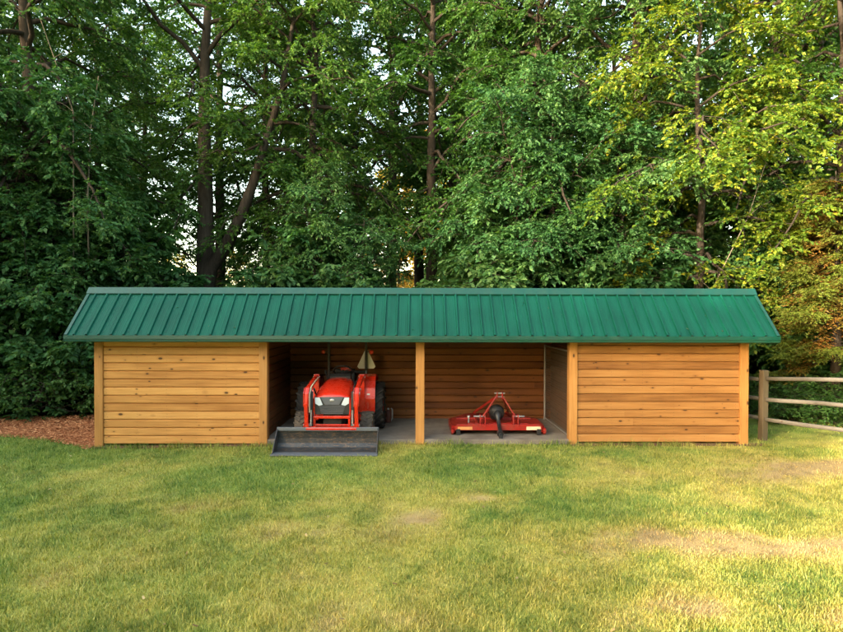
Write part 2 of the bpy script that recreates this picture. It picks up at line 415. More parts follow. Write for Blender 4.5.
def dryness(x, y):
    n = 0.5*vnoise(x, y, 0.55)+0.3*vnoise(x+7, y+3, 1.7)+0.2*vnoise(x-5, y+9, 4.5)
    d = (n-0.34)*1.15 + 0.06*sm(-3, -6, y) + 0.09*sm(2, 11, x) + 0.10*sm(-2.5, -6, y)*sm(3, 9, x)
    d = d - 0.07*sm(-2.6, -0.2, y)*(1-sm(10.5, 12, x))
    for (px, py, a, b, k) in PATCH:
        q = ((x-px)/a)**2+((y-py)/b)**2
        d = d + k*np.exp(-q*1.1)*(0.5+0.9*vnoise(x, y, 5.0))
    return np.clip(d, 0, 1)

def grid(name, xs, ys, mat, dz=0.0, extra=False):
    X, Y = np.meshgrid(xs, ys)
    X = X.ravel(); Y = Y.ravel()
    V = np.stack([X, Y, gz(X, Y)+dz], 1)
    nx, ny = len(xs), len(ys)
    i, j = np.meshgrid(np.arange(nx-1), np.arange(ny-1)); b = (j*nx+i).ravel()
    F = np.stack([b, b+1, b+1+nx, b+nx], 1)
    at = {'dry': dryness(X, Y), 'rnd': 0.25+0.5*vnoise(X, Y, 6)} if extra else None
    return np_mesh(name, V, [F], mat, attrs=at, smooth=True)
YL = 2.7
lawn = grid('lawn', np.concatenate([np.linspace(-60, -6, 28)[:-1], np.linspace(-6, 18, 161), np.linspace(18, 75, 28)[1:]]),
            np.concatenate([np.linspace(-70, -8, 24)[:-1], np.linspace(-8, YL, 92)]), M['lawn'], extra=True)
tag(lawn, kind='structure')
ff = grid('forest_floor', np.linspace(-140, 160, 101), np.concatenate([np.linspace(YL, 20, 20)[:-1], np.linspace(20, 260, 40)]), M['forest_floor'])
tag(ff, kind='structure')

# mulch bed on the left end of the shed
MUL = [(-0.03, -0.16), (-0.45, 0.14), (-1.2, 0.5), (-2.0, 0.78), (-3.0, 1.0), (-4.5, 1.25), (-7.0, 1.5)]
def mul_edge(x):
    xs = [p[0] for p in MUL][::-1]; ys = [p[1] for p in MUL][::-1]
    return np.interp(x, xs, ys)
xs = np.linspace(-7, -0.03, 60); ts = np.linspace(0, 1, 16)
X = np.repeat(xs[None], 16, 0); Y = mul_edge(X)+(YL-0.05-mul_edge(X))*ts[:, None] + 0.05*np.sin(X*9)*(1-ts[:, None])
V = np.stack([X.ravel(), Y.ravel(), (gz(X, Y)+0.006+0.07*np.sin(np.clip(ts*4, 0, PI/2))[:, None]*(0.6+0.6*vnoise(X, Y, 2.0))*np.minimum(1, (YL+0.3-Y))).ravel()], 1)
i, j = np.meshgrid(np.arange(59), np.arange(15)); b = (j*60+i).ravel()
tag(np_mesh('mulch_bed', V, [np.stack([b, b+1, b+61, b+60], 1)], M['mulch'], smooth=True), kind='structure')
def scatter_chips(name, X, Y, Z, size, mat):
    n = len(X); a = rng.random(n)*2*PI; L = size*(0.5+rng.random(n)); W = L*(0.25+0.35*rng.random(n))
    tl = (rng.random(n)-0.5)*0.9; tl2 = (rng.random(n)-0.5)*0.9
    A = np.stack([np.cos(a)*np.cos(tl), np.sin(a)*np.cos(tl), np.sin(tl)], 1)
    B = np.stack([-np.sin(a)*np.cos(tl2), np.cos(a)*np.cos(tl2), np.sin(tl2)], 1)
    P = np.stack([X, Y, Z], 1)
    V = np.stack([P-A*L[:, None]-B*W[:, None], P+A*L[:, None]-B*W[:, None]*0.6, P+A*L[:, None]*0.9+B*W[:, None], P-A*L[:, None]*0.8+B*W[:, None]*0.8], 1)
    r = rng.random(n)
    o = np_mesh(name, V.reshape(-1, 3), [np.arange(4*n).reshape(-1, 4)], mat, attrs={'rnd': np.repeat(r, 4)})
    return tag(o, kind='stuff')
n = 15000
X = -7+6.95*rng.random(n)**0.8; t = rng.random(n); Y = mul_edge(X)-0.05+(YL-mul_edge(X))*t
o = scatter_chips('wood_chips', X, Y, gz(X, Y)+0.012+0.075*np.minimum(1, t*3)*(0.6+0.6*vnoise(X, Y, 2.0)), 0.021, M['chip'])
tag(o, 'reddish brown wood chips mulching the bed left of the shed', 'wood chips')

# bare soil strip along the shed walls
sb = MB()
for (x0, x1) in ((-0.05, 3.2), (8.7, 12.35)):
    N = 40
    vs = []; fs = []
    for i in range(N):
        x = x0+(x1-x0)*i/(N-1); e = -0.10-0.07*float(vnoise(x, 1.0, 3.0))
        vs += [(x, e, g1(x, e)+0.004), (x, 0.05, g1(x, 0.05)+0.012)]
        if i: fs.append((2*i-2, 2*i, 2*i+1, 2*i-1))
    sb.add(vs, fs)
tag(sb.build('soil_strip', M['soil']), kind='structure')

# ------------------------------------------------------------------ shed
L = 12.0
WB = 2.08          # back wall plane
ZE = 1.893         # underside of the eave trim
shed = thing('open_front_shed', 'long low timber shed with green metal roof, closed ends and two open bays', 'shed', (6.0, 1.0, 0))
def siding(mb, u0, u1, z0, z1, place, bh=0.149, d=0.033, seed=0):
    """horizontal boards; place(u, depth, z) -> xyz. Each board: flat face with a shadow groove at its bottom edge"""
    rr = random.Random(seed)
    z = z0
    while z < z1-0.01:
        zt = min(z+bh, z1)
        tone = rr.random()
        cuts = [u0, u1]
        if rr.random() < 0.45 and u1-u0 > 3.0: cuts = [u0, u0+(u1-u0)*rr.uniform(0.25, 0.75), u1]
        for k in range(len(cuts)-1):
            a, b2 = cuts[k]+(0.0015 if k else 0), cuts[k+1]
            tn = min(1, max(0, tone+rr.uniform(-0.12, 0.12)*(len(cuts)-2)))
            p = [(0.0, z+0.0), (-d*0.10, z+0.004), (-d*0.92, z+0.012), (-d, z+0.022), (-d*0.97, zt-0.016), (-d*0.45, zt-0.004), (0.0, zt)]
            vs = [place(a, q[0], q[1]) for q in p]+[place(b2, q[0], q[1]) for q in p]
            m = len(p)
            mb.add(vs, [(i, i+1, m+i+1, m+i) for i in range(m-1)]+[tuple(range(m))[::-1], tuple(range(m, 2*m))], tn)
        z = zt
P2, P3, P4 = 3.154, 6.033, 8.845
PW = 0.152
posts = [(0.0, PW), (P2-PW, P2), (P3-0.16, P3), (P4-PW, P4), (L-PW, L)]
# front panels, boards set between the posts (faces 4 cm behind the post faces)
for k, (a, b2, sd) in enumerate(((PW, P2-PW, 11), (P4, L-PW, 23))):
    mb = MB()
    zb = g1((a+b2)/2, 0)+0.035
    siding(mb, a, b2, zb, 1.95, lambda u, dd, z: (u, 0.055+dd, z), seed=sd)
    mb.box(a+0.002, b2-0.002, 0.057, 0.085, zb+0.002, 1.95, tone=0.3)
    o = mb.build('front_wall', M['siding_orange_dim' if k else 'siding'], shed)
# back wall
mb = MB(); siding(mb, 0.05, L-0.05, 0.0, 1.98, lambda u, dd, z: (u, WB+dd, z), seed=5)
mb.box(0.05, L-0.05, WB+0.003, WB+0.03, -0.06, 1.98, tone=0.4); mb.build('back_wall', M['siding_shaded'], shed)
# end walls with gable peak
for (xx, sg, sd) in ((0.03, 1, 3), (L-0.03, -1, 4)):
    mb = MB(); siding(mb, PW+0.002, WB-0.03, -0.02, 1.98, lambda u, dd, z: (xx+sg*dd*-1-sg*0.0, u, z) if sg < 0 else (xx+dd, u, z), seed=sd)
    x0, x1 = (xx, xx+0.025) if sg > 0 else (xx-0.025, xx)
    mb.prism([(0.06, -0.06), (WB-0.032, -0.06), (WB-0.032, 1.98), (0.44, 2.72), (0.06, 2.26)], 0, x0+0.001, x1-0.001, 0.4)
    mb.build('end_wall', M['siding_side'], shed)
# inner partitions either side of the open bays
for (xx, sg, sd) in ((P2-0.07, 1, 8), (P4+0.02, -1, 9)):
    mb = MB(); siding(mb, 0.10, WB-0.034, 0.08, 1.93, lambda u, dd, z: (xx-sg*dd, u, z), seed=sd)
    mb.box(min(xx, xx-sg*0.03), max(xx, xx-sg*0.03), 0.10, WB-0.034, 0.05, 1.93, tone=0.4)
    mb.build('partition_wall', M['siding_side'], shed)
for (a0, b0, zb) in ((PW, P2-PW, 0.0), (P4, L-PW, 0.0)):
    mb = MB()
    x = a0+0.06
    while x < b0:
        z = g1((a0+b0)/2, 0)+0.035+0.05
        while z < 1.9:
            for dz in (0.0, 0.055):
                if random.random() < 0.9: mb.lathe([(0.0, 0.0045), (-0.0022, 0.004), (-0.0026, 0.0)], x+random.uniform(-.01, .01), 0.0215, z+dz, 1, 6)
            z += 0.149
        x += (b0-a0-0.12)/5
    tag(mb.build('nail_heads', M['black'], shed), kind='stuff')
# posts
for (a, b2) in posts:
    mb = MB(); mb.box(a, b2, -0.015, 0.137, g1((a+b2)/2, 0)-0.03, 1.96, 0.006, tone=random.uniform(0.4, 0.75))
    mb.build('post', M['post'], shed)
# corner board on the left of the right end post
# header beam behind the eave
mb = MB(); mb.box(0.0, L, 0.14, 0.18, 1.872, 1.99, 0.003, 0.3); mb.build('header_beam', M['rafter'], shed)
# roof geometry
XE0, XE1 = -0.334, L+0.35
YE, YR, ZR, YBK, ZBK = -0.347, 0.443, 2.845, 2.42, 1.93
ZT = ZE+0.115                      # top edge of the eave trim
sl = Vector((0, YR-YE, ZR-ZT)); SL = sl.length; sl.normalize(); nrm = Vector((0, -sl.z, sl.y))
mb = MB()
def RP(x, s, h): return Vector((x, YE, ZT))+sl*s+nrm*h+Vector((x-x, 0, 0))
def slope_ribs(P, Lg, x0, x1, pitch, start):
    prof = []; x = x0
    prof.append((x0, 0.0))
    r = start
    while r < x1-0.03:
        prof += [(r-0.022, 0.0), (r-0.012, 0.032), (r+0.012, 0.032), (r+0.022, 0.0)]
        for q in (0.33, 0.67):
            c = r+pitch*q
            if c < x1-0.03: prof += [(c-0.012, 0.0), (c, 0.0022), (c+0.012, 0.0)]
        r += pitch
    prof.append((x1, 0.0))
    vs = []; fs = []; nS = 5
    for k in range(nS+1):
        for (xx, h) in prof: vs.append(P(xx, Lg*k/nS, h))
    m = len(prof)
    for k in range(nS):
        for i in range(m-1): fs.append((k*m+i, k*m+i+1, (k+1)*m+i+1, (k+1)*m+i))
    return vs, fs
vs, fs = slope_ribs(RP, SL, XE0+0.05, XE1-0.05, 0.219, XE0+0.17)
mb.add(vs, fs)
# back slope
slb = Vector((0, YBK-YR, ZBK-ZR)); SB = slb.length; slb.normalize(); nb = Vector((0, -slb.z, slb.y))
def RB(x, s, h): return Vector((x, YR, ZR))+slb*s+nb*h
vs, fs = slope_ribs(RB, SB, XE0+0.05, XE1-0.05, 0.219, XE0+0.17)
mb.add(vs, fs)
roof = mb.build('roof', M['roof'], shed)
# screws along the ribs are too small to see; two rows of screw heads
mb = MB()
r = XE0+0.17+0.05
while r < XE1-0.1:
    for s in (0.09, SL*0.55, SL-0.22):
        p = RP(r, s, 0.003)
        mb.box(-0.007, 0.007, -0.007, 0.007, 0, 0.006, mat=Matrix.Translation(p) @ nrm.to_track_quat('Z', 'X').to_matrix().to_4x4())
    r += 0.219
tag(mb.build('screw_heads', M['trim'], roof), kind='stuff')
# ridge cap
mb = MB()
def capprof(h):
    a = RP(0, SL-0.135, h); b_ = RP(0, SL+0.0, h+0.012); c_ = RB(0, 0.16, h)
    return [(a.y, a.z), (b_.y, b_.z+0.012), (c_.y, c_.z)]
u = capprof(0.036); lo = capprof(0.032)
lip = RP(0, SL-0.140, 0.006)
mb.prism([(lip.y, lip.z)]+u+[lo[2], lo[1], (lip.y+0.004, lip.z)], 0, XE0-0.004, XE1+0.004)
mb.build('ridge_cap', M['trim'], roof)
# eave trim: two-step fascia
mb = MB()
mb.prism([(YE-0.030, ZT+0.004), (YE-0.034, ZT-0.062), (YE-0.022, ZT-0.066), (YE-0.020, ZE+0.012), (YE-0.006, ZE), (YE+0.03, ZE), (YE+0.03, ZE+0.006), (YE+0.012, ZE+0.008), (YE+0.012, ZT-0.02), (YE+0.0, ZT-0.002)], 0, XE0, XE1)
mb.build('eave_trim', M['trim'], roof)
# rake trims
for (x0, x1) in ((XE0+0.002, XE0+0.055), (XE1-0.055, XE1-0.002)):
    mb = MB()
    for (A, B) in ((RP(0, 0.0, 0.0), RP(0, SL-0.01, 0.0)), (RB(0, 0.01, 0.0), RB(0, SB, 0.0))):
        nn = Vector((0, -(B-A).normalized().z, (B-A).normalized().y))
        q = [A+nn*0.024, B+nn*0.024, B-nn*0.085, A-nn*0.085]
        mb.prism([(p.y, p.z) for p in q], 0, x0, x1)
    mb.build('rake_trim', M['trim'], roof)
# soffit and roof deck (underside)
mb = MB()
q = [RP(0, 0.02, -0.012), RP(0, SL-0.01, -0.012), RP(0, SL-0.02, -0.03), RP(0, 0.02, -0.03)]
mb.prism([(p.y, p.z) for p in q], 0, XE0+0.06, XE1-0.06, 0.3)
q = [RB(0, 0.01, -0.012), RB(0, SB-0.02, -0.012), RB(0, SB-0.02, -0.03), RB(0, 0.03, -0.03)]
mb.prism([(p.y, p.z) for p in q], 0, XE0+0.06, XE1-0.06, 0.3)
mb.build('roof_deck', M['rafter'], roof)
mb = MB(); mb.box(XE0+0.06, XE1-0.06, YE+0.035, -0.02, 1.945, 1.957, 0, 0.35)
mb.build('soffit', M['rafter'], roof)
for k in range(15):
    x = 0.3+k*(L-0.6)/14
    mb = MB()
    a = RP(x, 0.32, -0.075); b_ = RP(x, SL-0.1, -0.075); mb.bar(a, b_, 0.04, 0.085, 0.3)
    a = RB(x, 0.1, -0.078); b_ = RB(x, SB-0.42, -0.078); mb.bar(a, b_, 0.04, 0.085, 0.3)
    mb.build('rafter', M['rafter'], roof)
# concrete floor
mb = MB(); mb.box(P2-0.06, P4+0.01, 0.0, WB-0.032, -0.15, 0.085, 0.008); mb.build('floor_slab', M['concrete'], shed)

# wire panel along the right side of the right bay
pan = thing('wire_panel', 'grey wire mesh panel in pale metal frame lining the right side of the mower bay', 'wire panel', (8.72, 1.1, 0.085))
xa = 8.74; y0, y1 = 0.30, 1.96; z0, z1 = 0.12, 1.72
mb = MB()
mb.tube([(xa-0.05, y1, 0.085), (xa-0.05, y1, z1)], 0.021, 10)
mb.tube([(xa, y0-0.16, 0.085), (xa, y0-0.16, z1+0.0)], 0.024, 10)
for z in (z0, z1-0.02): mb.tube([(xa, y0-0.14, z), (xa-0.05, y1, z)], 0.014, 8)
mb.build('frame', M['steel'], pan)
mb = MB()
y = y0-0.1
while y < y1:
    x = xa-0.05*(y-y0)/(y1-y0); mb.tube([(x, y, z0), (x, y, z1)], 0.003, 4, cap=False); y += 0.06
z = z0
while z < z1:
    mb.tube([(xa, y0-0.1, z), (xa-0.05, y1, z)], 0.0022, 4, cap=False); z += 0.05
mb.build('mesh_wires', M['wire'], pan)

exec_parts = []
# ------------------------------------------------------------------ tractor
TX, FZ = 4.385, 0.085
tr = thing('compact_tractor', 'red compact tractor with front loader and roll bar parked in the left open bay', 'tractor', (TX, 0.5, FZ))
# hood
hs = [(-0.262, 0.315, 0.905), (-0.235, 0.322, 0.940), (-0.17, 0.325, 0.968), (0.0, 0.322, 1.020), (0.25, 0.312, 1.070), (0.5, 0.295, 1.110), (0.72, 0.272, 1.130), (0.76, 0.262, 1.122)]
mb = MB(); vs = []; fs = []
def hood_sec(y, w, z):
    zb = 0.70+0.10*(y+0.26)
    half = [(w*0.985, zb), (w*1.0, (zb+z)/2), (w*0.985, z-0.10), (w*0.93, z-0.045), (w*0.80, z-0.016), (w*0.60, z-0.006), (w*0.52, z+0.008), (w*0.25, z+0.012)]
    return [(TX+x, y, q) for x, q in half]+[(TX, y, z+0.013)]+[(TX-x, y, q) for x, q in half[::-1]]
for q in hs: vs += hood_sec(*q)
m = len(hood_sec(*hs[0]))
for k in range(len(hs)-1):
    for i in range(m-1): fs.append((k*m+i, k*m+i+1, (k+1)*m+i+1, (k+1)*m+i))
fs.append(tuple(range(m))); fs.append(tuple(range((len(hs)-1)*m, len(hs)*m)))
mb.add(vs, fs, 0.5, True)
hood = mb.build('hood', M['red'], tr)
for sg in (-1, 1):   # side panels of the hood with vents
    mb = MB(); mb.bar((TX+sg*0.318, -0.24, 0.66), (TX+sg*0.29, 0.62, 0.73), 0.012, 0.17, up=(0, 0, 1), bev=0.004)
    mb.build('side_panel', M['red'], hood)
mb = MB()
for sg in (-1, 1):
    for k in range(6): mb.bar((TX+sg*0.330, -0.02+k*0.06, 0.68), (TX+sg*0.328, -0.02+k*0.06, 0.76), 0.012, 0.025)
tag(mb.build('vent', M['plastic'], hood), kind='stuff')
# grille
mb = MB()
mb.prism([(TX-0.30, 0.60), (TX+0.30, 0.60), (TX+0.315, 0.72), (TX+0.30, 0.905), (TX-0.30, 0.905), (TX-0.315, 0.72)], 1, -0.285, -0.255)
grille = mb.build('grille', M['plastic'], tr)
mb = MB()
for k in range(6): mb.box(TX-0.235+0.008*(5-k), TX+0.235-0.008*(5-k), -0.300, -0.286, 0.615+k*0.026, 0.627+k*0.026, 0.002)
tag(mb.build('grille_bar', M['grey'], grille), kind='stuff')
mb = MB(); mb.prism([(TX-0.125, 0.775), (TX+0.125, 0.775), (TX+0.205, 0.915), (TX-0.205, 0.915)], 1, -0.304, -0.286); mb.build('badge_panel', M['grey'], grille)
mb = MB(); mb.lathe([(-0.006, 0.0), (-0.006, 0.024), (0.0, 0.028)], TX, -0.304, 0.855, 1, 28)
o = mb.build('emblem', M['steel'], grille)
for v in o.data.vertices: v.co.x *= 1.6
for sg in (-1, 1):
    mb = MB(); mb.prism([(TX+sg*0.165, 0.775), (TX+sg*0.235, 0.760), (TX+sg*0.30, 0.80), (TX+sg*0.305, 0.905), (TX+sg*0.222, 0.905)], 1, -0.302, -0.286)
    mb.build('headlight', M['lens'], tr)
    mb = MB(); mb.bar((TX+sg*0.325, -0.27, 0.50), (TX+sg*0.318, -0.262, 0.88), 0.045, 0.05, bev=0.01); mb.build('front_pillar', M['red'], tr)
mb = MB()
mb.box(TX-0.33, TX+0.33, -0.34, -0.27, 0.535, 0.58, 0.01); mb.box(TX-0.30, TX+0.30, -0.33, -0.28, 0.405, 0.43, 0.008)
for sg in (-1, 1): mb.box(TX+sg*0.31-0.02, TX+sg*0.31+0.02, -0.33, -0.28, 0.36, 0.54, 0.006)
mb.build('bumper', M['red'], tr)
mb = MB()
mb.box(TX-0.17, TX+0.17, -0.24, 0.7, 0.33, 0.70, 0.02); mb.box(TX-0.23, TX+0.23, 0.55, 1.4, 0.36, 0.66, 0.02)
mb.box(TX-0.56, TX+0.56, 0.0, 0.10, 0.27, 0.37, 0.015); mb.box(TX-0.62, TX+0.62, 1.0, 1.12, 0.48, 0.60, 0.02)
mb.build('chassis', M['black'], tr)
mb = MB(); mb.box(TX-0.52, TX+0.52, 0.50, 1.05, 0.47, 0.50, 0.008); mb.build('foot_platform', M['black'], tr)
# dash and steering wheel
mb = MB(); mb.prism([(0.74, 0.60), (1.0, 0.60), (0.98, 1.10), (0.92, 1.20), (0.80, 1.215), (0.74, 1.16)], 0, TX-0.20, TX+0.20); dash = mb.build('dashboard', M['plastic'], tr)
bm = bmesh.new()
sw = MB()
rm = Matrix.Translation((TX+0.02, 1.04, 1.235)) @ Matrix.Rotation(R(-38), 4, 'X')
sw.tube([rm @ Vector((0.19*math.cos(a), 0.19*math.sin(a), 0)) for a in [2*PI*k/28 for k in range(29)]], 0.016, 8, cap=False)
for a in (90, 210, 330): sw.tube([rm @ Vector((0, 0, -0.02)), rm @ Vector((0.185*math.cos(R(a)), 0.185*math.sin(R(a)), 0))], 0.012, 6)
sw.tube([rm @ Vector((0, 0, 0.01)), rm @ Vector((0, 0, -0.16))], 0.03, 10)
sw.build('steering_wheel', M['plastic'], tr); bm.free()
mb = MB(); mb.tube([(TX-0.24, 0.86, 1.0), (TX-0.30, 0.86, 1.22)], 0.012, 8); mb.tube([(TX-0.30, 0.86, 1.21), (TX-0.305, 0.86, 1.27)], 0.022, 8); mb.build('lever', M['plastic'], tr)
# seat
mb = MB(); mb.box(TX-0.23, TX+0.23, 1.10, 1.52, 0.72, 0.82, 0.03)
mb.bar((TX, 1.50, 0.80), (TX, 1.60, 1.22), 0.42, 0.09, up=(0, -1, 0.2), bev=0.03); seat = mb.build('seat', M['plastic'], tr)
mb = MB(); mb.box(TX-0.10, TX+0.12, 1.515, 1.60, 1.185, 1.262, 0.02); mb.build('head_pad', M['redlens'], seat)
# fenders
for sg in (-1, 1):
    mb = MB()
    arc = [(0.54, 0.50), (0.55, 0.75), (0.60, 0.95), (0.68, 1.08), (0.80, 1.155), (1.0, 1.18), (1.25, 1.14), (1.42, 1.02)]
    xi, xo = TX+sg*0.34, TX+sg*(0.70 if sg > 0 else 0.56)
    if sg < 0: xi = TX-0.43
    if sg < 0: arc = [(y+0.10, z-0.05) for y, z in arc]
    n_ = len(arc)
    ins = [(y+0.02*(0.9 if i < 3 else 0.4), z-0.018) for i, (y, z) in enumerate(arc)]
    mb.prism(arc+ins[::-1], 0, min(xi, xo), max(xi, xo))
    mb.prism(arc+[(1.40, 0.62), (0.6, 0.5)], 0, min(xi, xi+sg*0.015)+0.0, max(xi, xi+sg*0.015))
    fd = mb.build('fender', M['red'], tr)
    if sg > 0:
        mb = MB(); mb.box(TX+0.545, TX+0.60, 0.532, 0.548, 0.74, 0.85, 0.002, mat=Matrix.Translation((0, 0.035, 0))); mb.build('decal', M['white'], fd)
        mb = MB(); mb.box(TX+0.55, TX+0.585, 0.535, 0.538, 0.56, 0.69, 0.0, mat=Matrix.Translation((0, -0.012, 0))); mb.build('reflector', M['redlens'], fd)
# wheels
def tyre_profile(w, Ro, Ri):
    return [(-w*0.42, Ri), (-w*0.5, Ri+(Ro-Ri)*0.35), (-w*0.5, Ri+(Ro-Ri)*0.7), (-w*0.42, Ro*0.965), (-w*0.2, Ro*0.99), (0, Ro*0.995), (w*0.2, Ro*0.99), (w*0.42, Ro*0.965), (w*0.5, Ri+(Ro-Ri)*0.7), (w*0.5, Ri+(Ro-Ri)*0.35), (w*0.42, Ri)]
def wheel(cx, cy, Rw, w, Ri, nl, sg, mat, lug):
    cz = FZ+Rw
    mb = MB()
    mb.lathe([(-w*0.40, Ri*1.02), (-w*0.36, Ri*0.93), (-w*0.02*sg, Ri*0.85), (sg*w*0.10, Ri*0.4), (sg*w*0.16, Ri*0.38), (sg*w*0.16, 0.0)], cx, cy, cz, 0, 32)
    mb.lathe([(w*0.40, Ri*1.02), (w*0.36, Ri*0.93), (w*0.0, Ri*0.86)], cx, cy, cz, 0, 32)
    for k in range(6):
        a = 2*PI*k/6; mb.lathe([(sg*w*0.10, 0.016), (sg*w*0.2, 0.016), (sg*w*0.2, 0.0)], cx, cy+Ri*0.28*math.cos(a), cz+Ri*0.28*math.sin(a), 0, 6, smooth=False)
    wh = mb.build('wheel', M['red'], tr)
    mb = MB(); mb.lathe(tyre_profile(w, Rw*0.97, Ri), cx, cy, cz, 0, 56)
    for k in range(nl):
        for s in (-1, 1):
            a0 = 2*PI*(k+(0.5 if s > 0 else 0))/nl; a1 = a0+2*PI/nl*0.85
            pts = []
            for (o, a, r) in ((s*w*0.53, a0, Rw*0.90), (s*w*0.46, a0+0.02, Rw*0.965), (s*w*0.02, a1, Rw*0.985)):
                pts.append(Vector((cx+o, cy+r*math.cos(a), cz+r*math.sin(a))))
            for p, q in zip(pts, pts[1:]):
                rad = Vector((0, (p.y+q.y)/2-cy, (p.z+q.z)/2-cz))
                mb.bar(p, q, lug, Rw*0.075, up=rad.normalized(), bev=lug*0.15)
    mb.build('tyre', mat, wh)
for sg in (-1, 1):
    wheel(TX+sg*0.60, 0.06, 0.255, 0.215, 0.135, 16, sg, M['rubber_dusty'], 0.028)
    wheel(TX+sg*0.695, 1.06, 0.465, 0.30, 0.26, 18, sg, M['rubber'], 0.042)
# roll bar
mb = MB()
xl, xr = 4.045, 4.825; yr_ = 1.50
for x in (xl, xr): mb.bar((x, yr_, 0.6), (x, yr_+0.01, 1.98), 0.05, 0.06, up=(0, 1, 0), bev=0.006)
mb.bar((xl-0.02, yr_+0.01, 2.0), (xr+0.02, yr_+0.01, 2.0), 0.05, 0.05, bev=0.006)
mb.bar((xl-0.025, yr_, 1.17), (xr+0.025, yr_, 1.17), 0.05, 0.04, bev=0.004)
rops = mb.build('roll_bar', M['black'], tr)
for x, sg in ((xl, -1), (xr, 1)):
    mb = MB(); mb.lathe([(-0.02, 0.0), (-0.02, 0.036), (0.012, 0.046), (0.02, 0.0)], x+sg*0.115, yr_-0.02, 1.585, 1, 18); mb.build('warning_lamp', M['redlens'], rops)
    mb = MB(); mb.bar((x, yr_, 1.59), (x+sg*0.10, yr_, 1.585), 0.016, 0.016); mb.build('lamp_bracket', M['black'], rops)
# slow vehicle triangle seen from its plain back, fixed behind the right roll bar post
mb = MB(); cx = xr+0.002
mb.prism([(cx-0.192, 1.275), (cx-0.155, 1.232), (cx+0.155, 1.232), (cx+0.192, 1.275), (cx+0.035, 1.61), (cx-0.035, 1.61)], 1, 1.545, 1.550)
mb.build('warning_triangle', M['silver'], rops)
mb = MB(); mb.box(cx-0.012, cx+0.012, 1.465, 1.472, 1.13, 1.20, 0.002); mb.build('latch', M['steel'], rops)
# loader
AX = (3.955, 4.835)
bucket_x = (3.445, 5.222)
for i, x in enumerate(AX):
    mb = MB()
    path = [(x, -0.40, 0.41), (x, -0.455, 0.80), (x, -0.43, 0.97), (x, -0.36, 1.045), (x, 0.05, 1.10), (x, 0.58, 1.175)]
    for p, q in zip(path, path[1:]):
        d = (Vector(q)-Vector(p)).normalized(); q2 = Vector(q)+d*0.03
        mb.bar(p, q2, 0.064, 0.088, up=Vector((1, 0, 0)).cross(d), bev=0.010)
    for s in (-1, 1):
        mb.prism([(-0.50, 0.78), (-0.42, 0.74), (-0.16, 1.02), (-0.18, 1.09), (-0.40, 1.09), (-0.49, 1.0)], 0, x+s*0.037, x+s*0.045)
        mb.prism([(-0.46, 0.40), (-0.37, 0.40), (-0.37, 0.47), (-0.46, 0.47)], 0, x+s*0.037, x+s*0.046)
    arm = mb.build('loader_arm', M['red'], tr)
    inn = 1 if i == 0 else -1
    mb = MB(); mb.tube([(x+inn*0.075, -0.33, 1.02), (x+inn*0.075, -0.385, 0.70)], 0.028, 12); mb.build('hydraulic_cylinder', M['black'], arm)
    mb = MB(); mb.tube([(x+inn*0.075, -0.385, 0.71), (x+inn*0.075, -0.415, 0.42)], 0.014, 10); mb.build('piston_rod', M['steel'], arm)
    mb = MB()
    mb.tube([(x+inn*0.055, 0.45, 1.17), (x+inn*0.06, 0.1, 1.15), (x+inn*0.06, -0.30, 1.10), (x+inn*0.055, -0.42, 0.98), (x+inn*0.052, -0.42, 0.66)], 0.011, 6)
    mb.build('hose', M['cream'] if i == 0 else M['black'], arm)
    mb = MB()
    for dx, dz in ((0.10, 0.02), (0.13, -0.02)):
        mb.tube([(x+inn*dx, 0.40, 0.80+dz), (x+inn*(dx+0.02), 0.1, 0.95+dz), (x+inn*dx, -0.18, 0.86+dz), (x+inn*(dx-0.03), -0.30, 0.62), (x+inn*(dx-0.04), -0.34, 0.46)], 0.009, 6)
    mb.build('hose', M['black'], arm)
    for (py, pz) in ((-0.40, 1.0), (-0.42, 0.44), (-0.25, 1.045), (0.56, 1.17)):
        mb = MB(); mb.tube([(x-0.058, py, pz), (x+0.058, py, pz)], 0.022, 10); mb.build('pin', M['steel'], arm)
    mb = MB(); mb.bar((x-inn*0.0, 0.56, 0.34), (x, 0.60, 1.22), 0.10, 0.12, up=(0, 1, 0), bev=0.008); mb.bar((x, 0.58, 0.42), (TX, 0.58, 0.42), 0.1, 0.1); mb.build('loader_mount', M['red'], tr)
    mb = MB(); mb.tube([(x+inn*0.08, 0.54, 0.62), (x+inn*0.08, 0.16, 0.86)], 0.03, 12); mb.tube([(x+inn*0.08, 0.16, 0.86), (x+inn*0.08, -0.14, 1.04)], 0.015, 10); mb.build('lift_cylinder', M['black'], arm)
mb = MB(); mb.tube([(AX[0], -0.43, 0.375), (AX[1], -0.43, 0.375)], 0.037, 14); mb.build('cross_tube', M['red'], tr)
bz = 0.004
mb = MB()
inn = [(-0.85, bz+0.018), (-0.56, bz+0.020), (-0.47, bz+0.055), (-0.425, bz+0.12), (-0.415, bz+0.20), (-0.425, bz+0.33), (-0.435, bz+0.385)]
outp = [(y+0.012, z-0.010) for y, z in inn]
mb.prism(inn+outp[::-1], 0, bucket_x[0]+0.004, bucket_x[1]-0.004)
side = [(-0.845, bz+0.006), (-0.55, bz+0.0), (-0.45, bz+0.04), (-0.405, bz+0.12), (-0.40, bz+0.38), (-0.45, bz+0.395), (-0.62, bz+0.24)]
for (a, b2) in ((bucket_x[0], bucket_x[0]+0.014), (bucket_x[1]-0.014, bucket_x[1])): mb.prism(side, 0, a, b2)
bucket = mb.build('bucket', M['bucket'], tr)
mb = MB(); mb.box(bucket_x[0]-0.012, bucket_x[1]+0.012, -0.885, -0.70, bz+0.0, bz+0.026, 0.006); mb.build('cutting_edge', M['lip'], bucket)
mb = MB(); mb.box(bucket_x[0]-0.006, bucket_x[1]+0.006, -0.462, -0.405, bz+0.335, bz+0.400, 0.01); mb.build('top_lip', M['lip'], bucket)
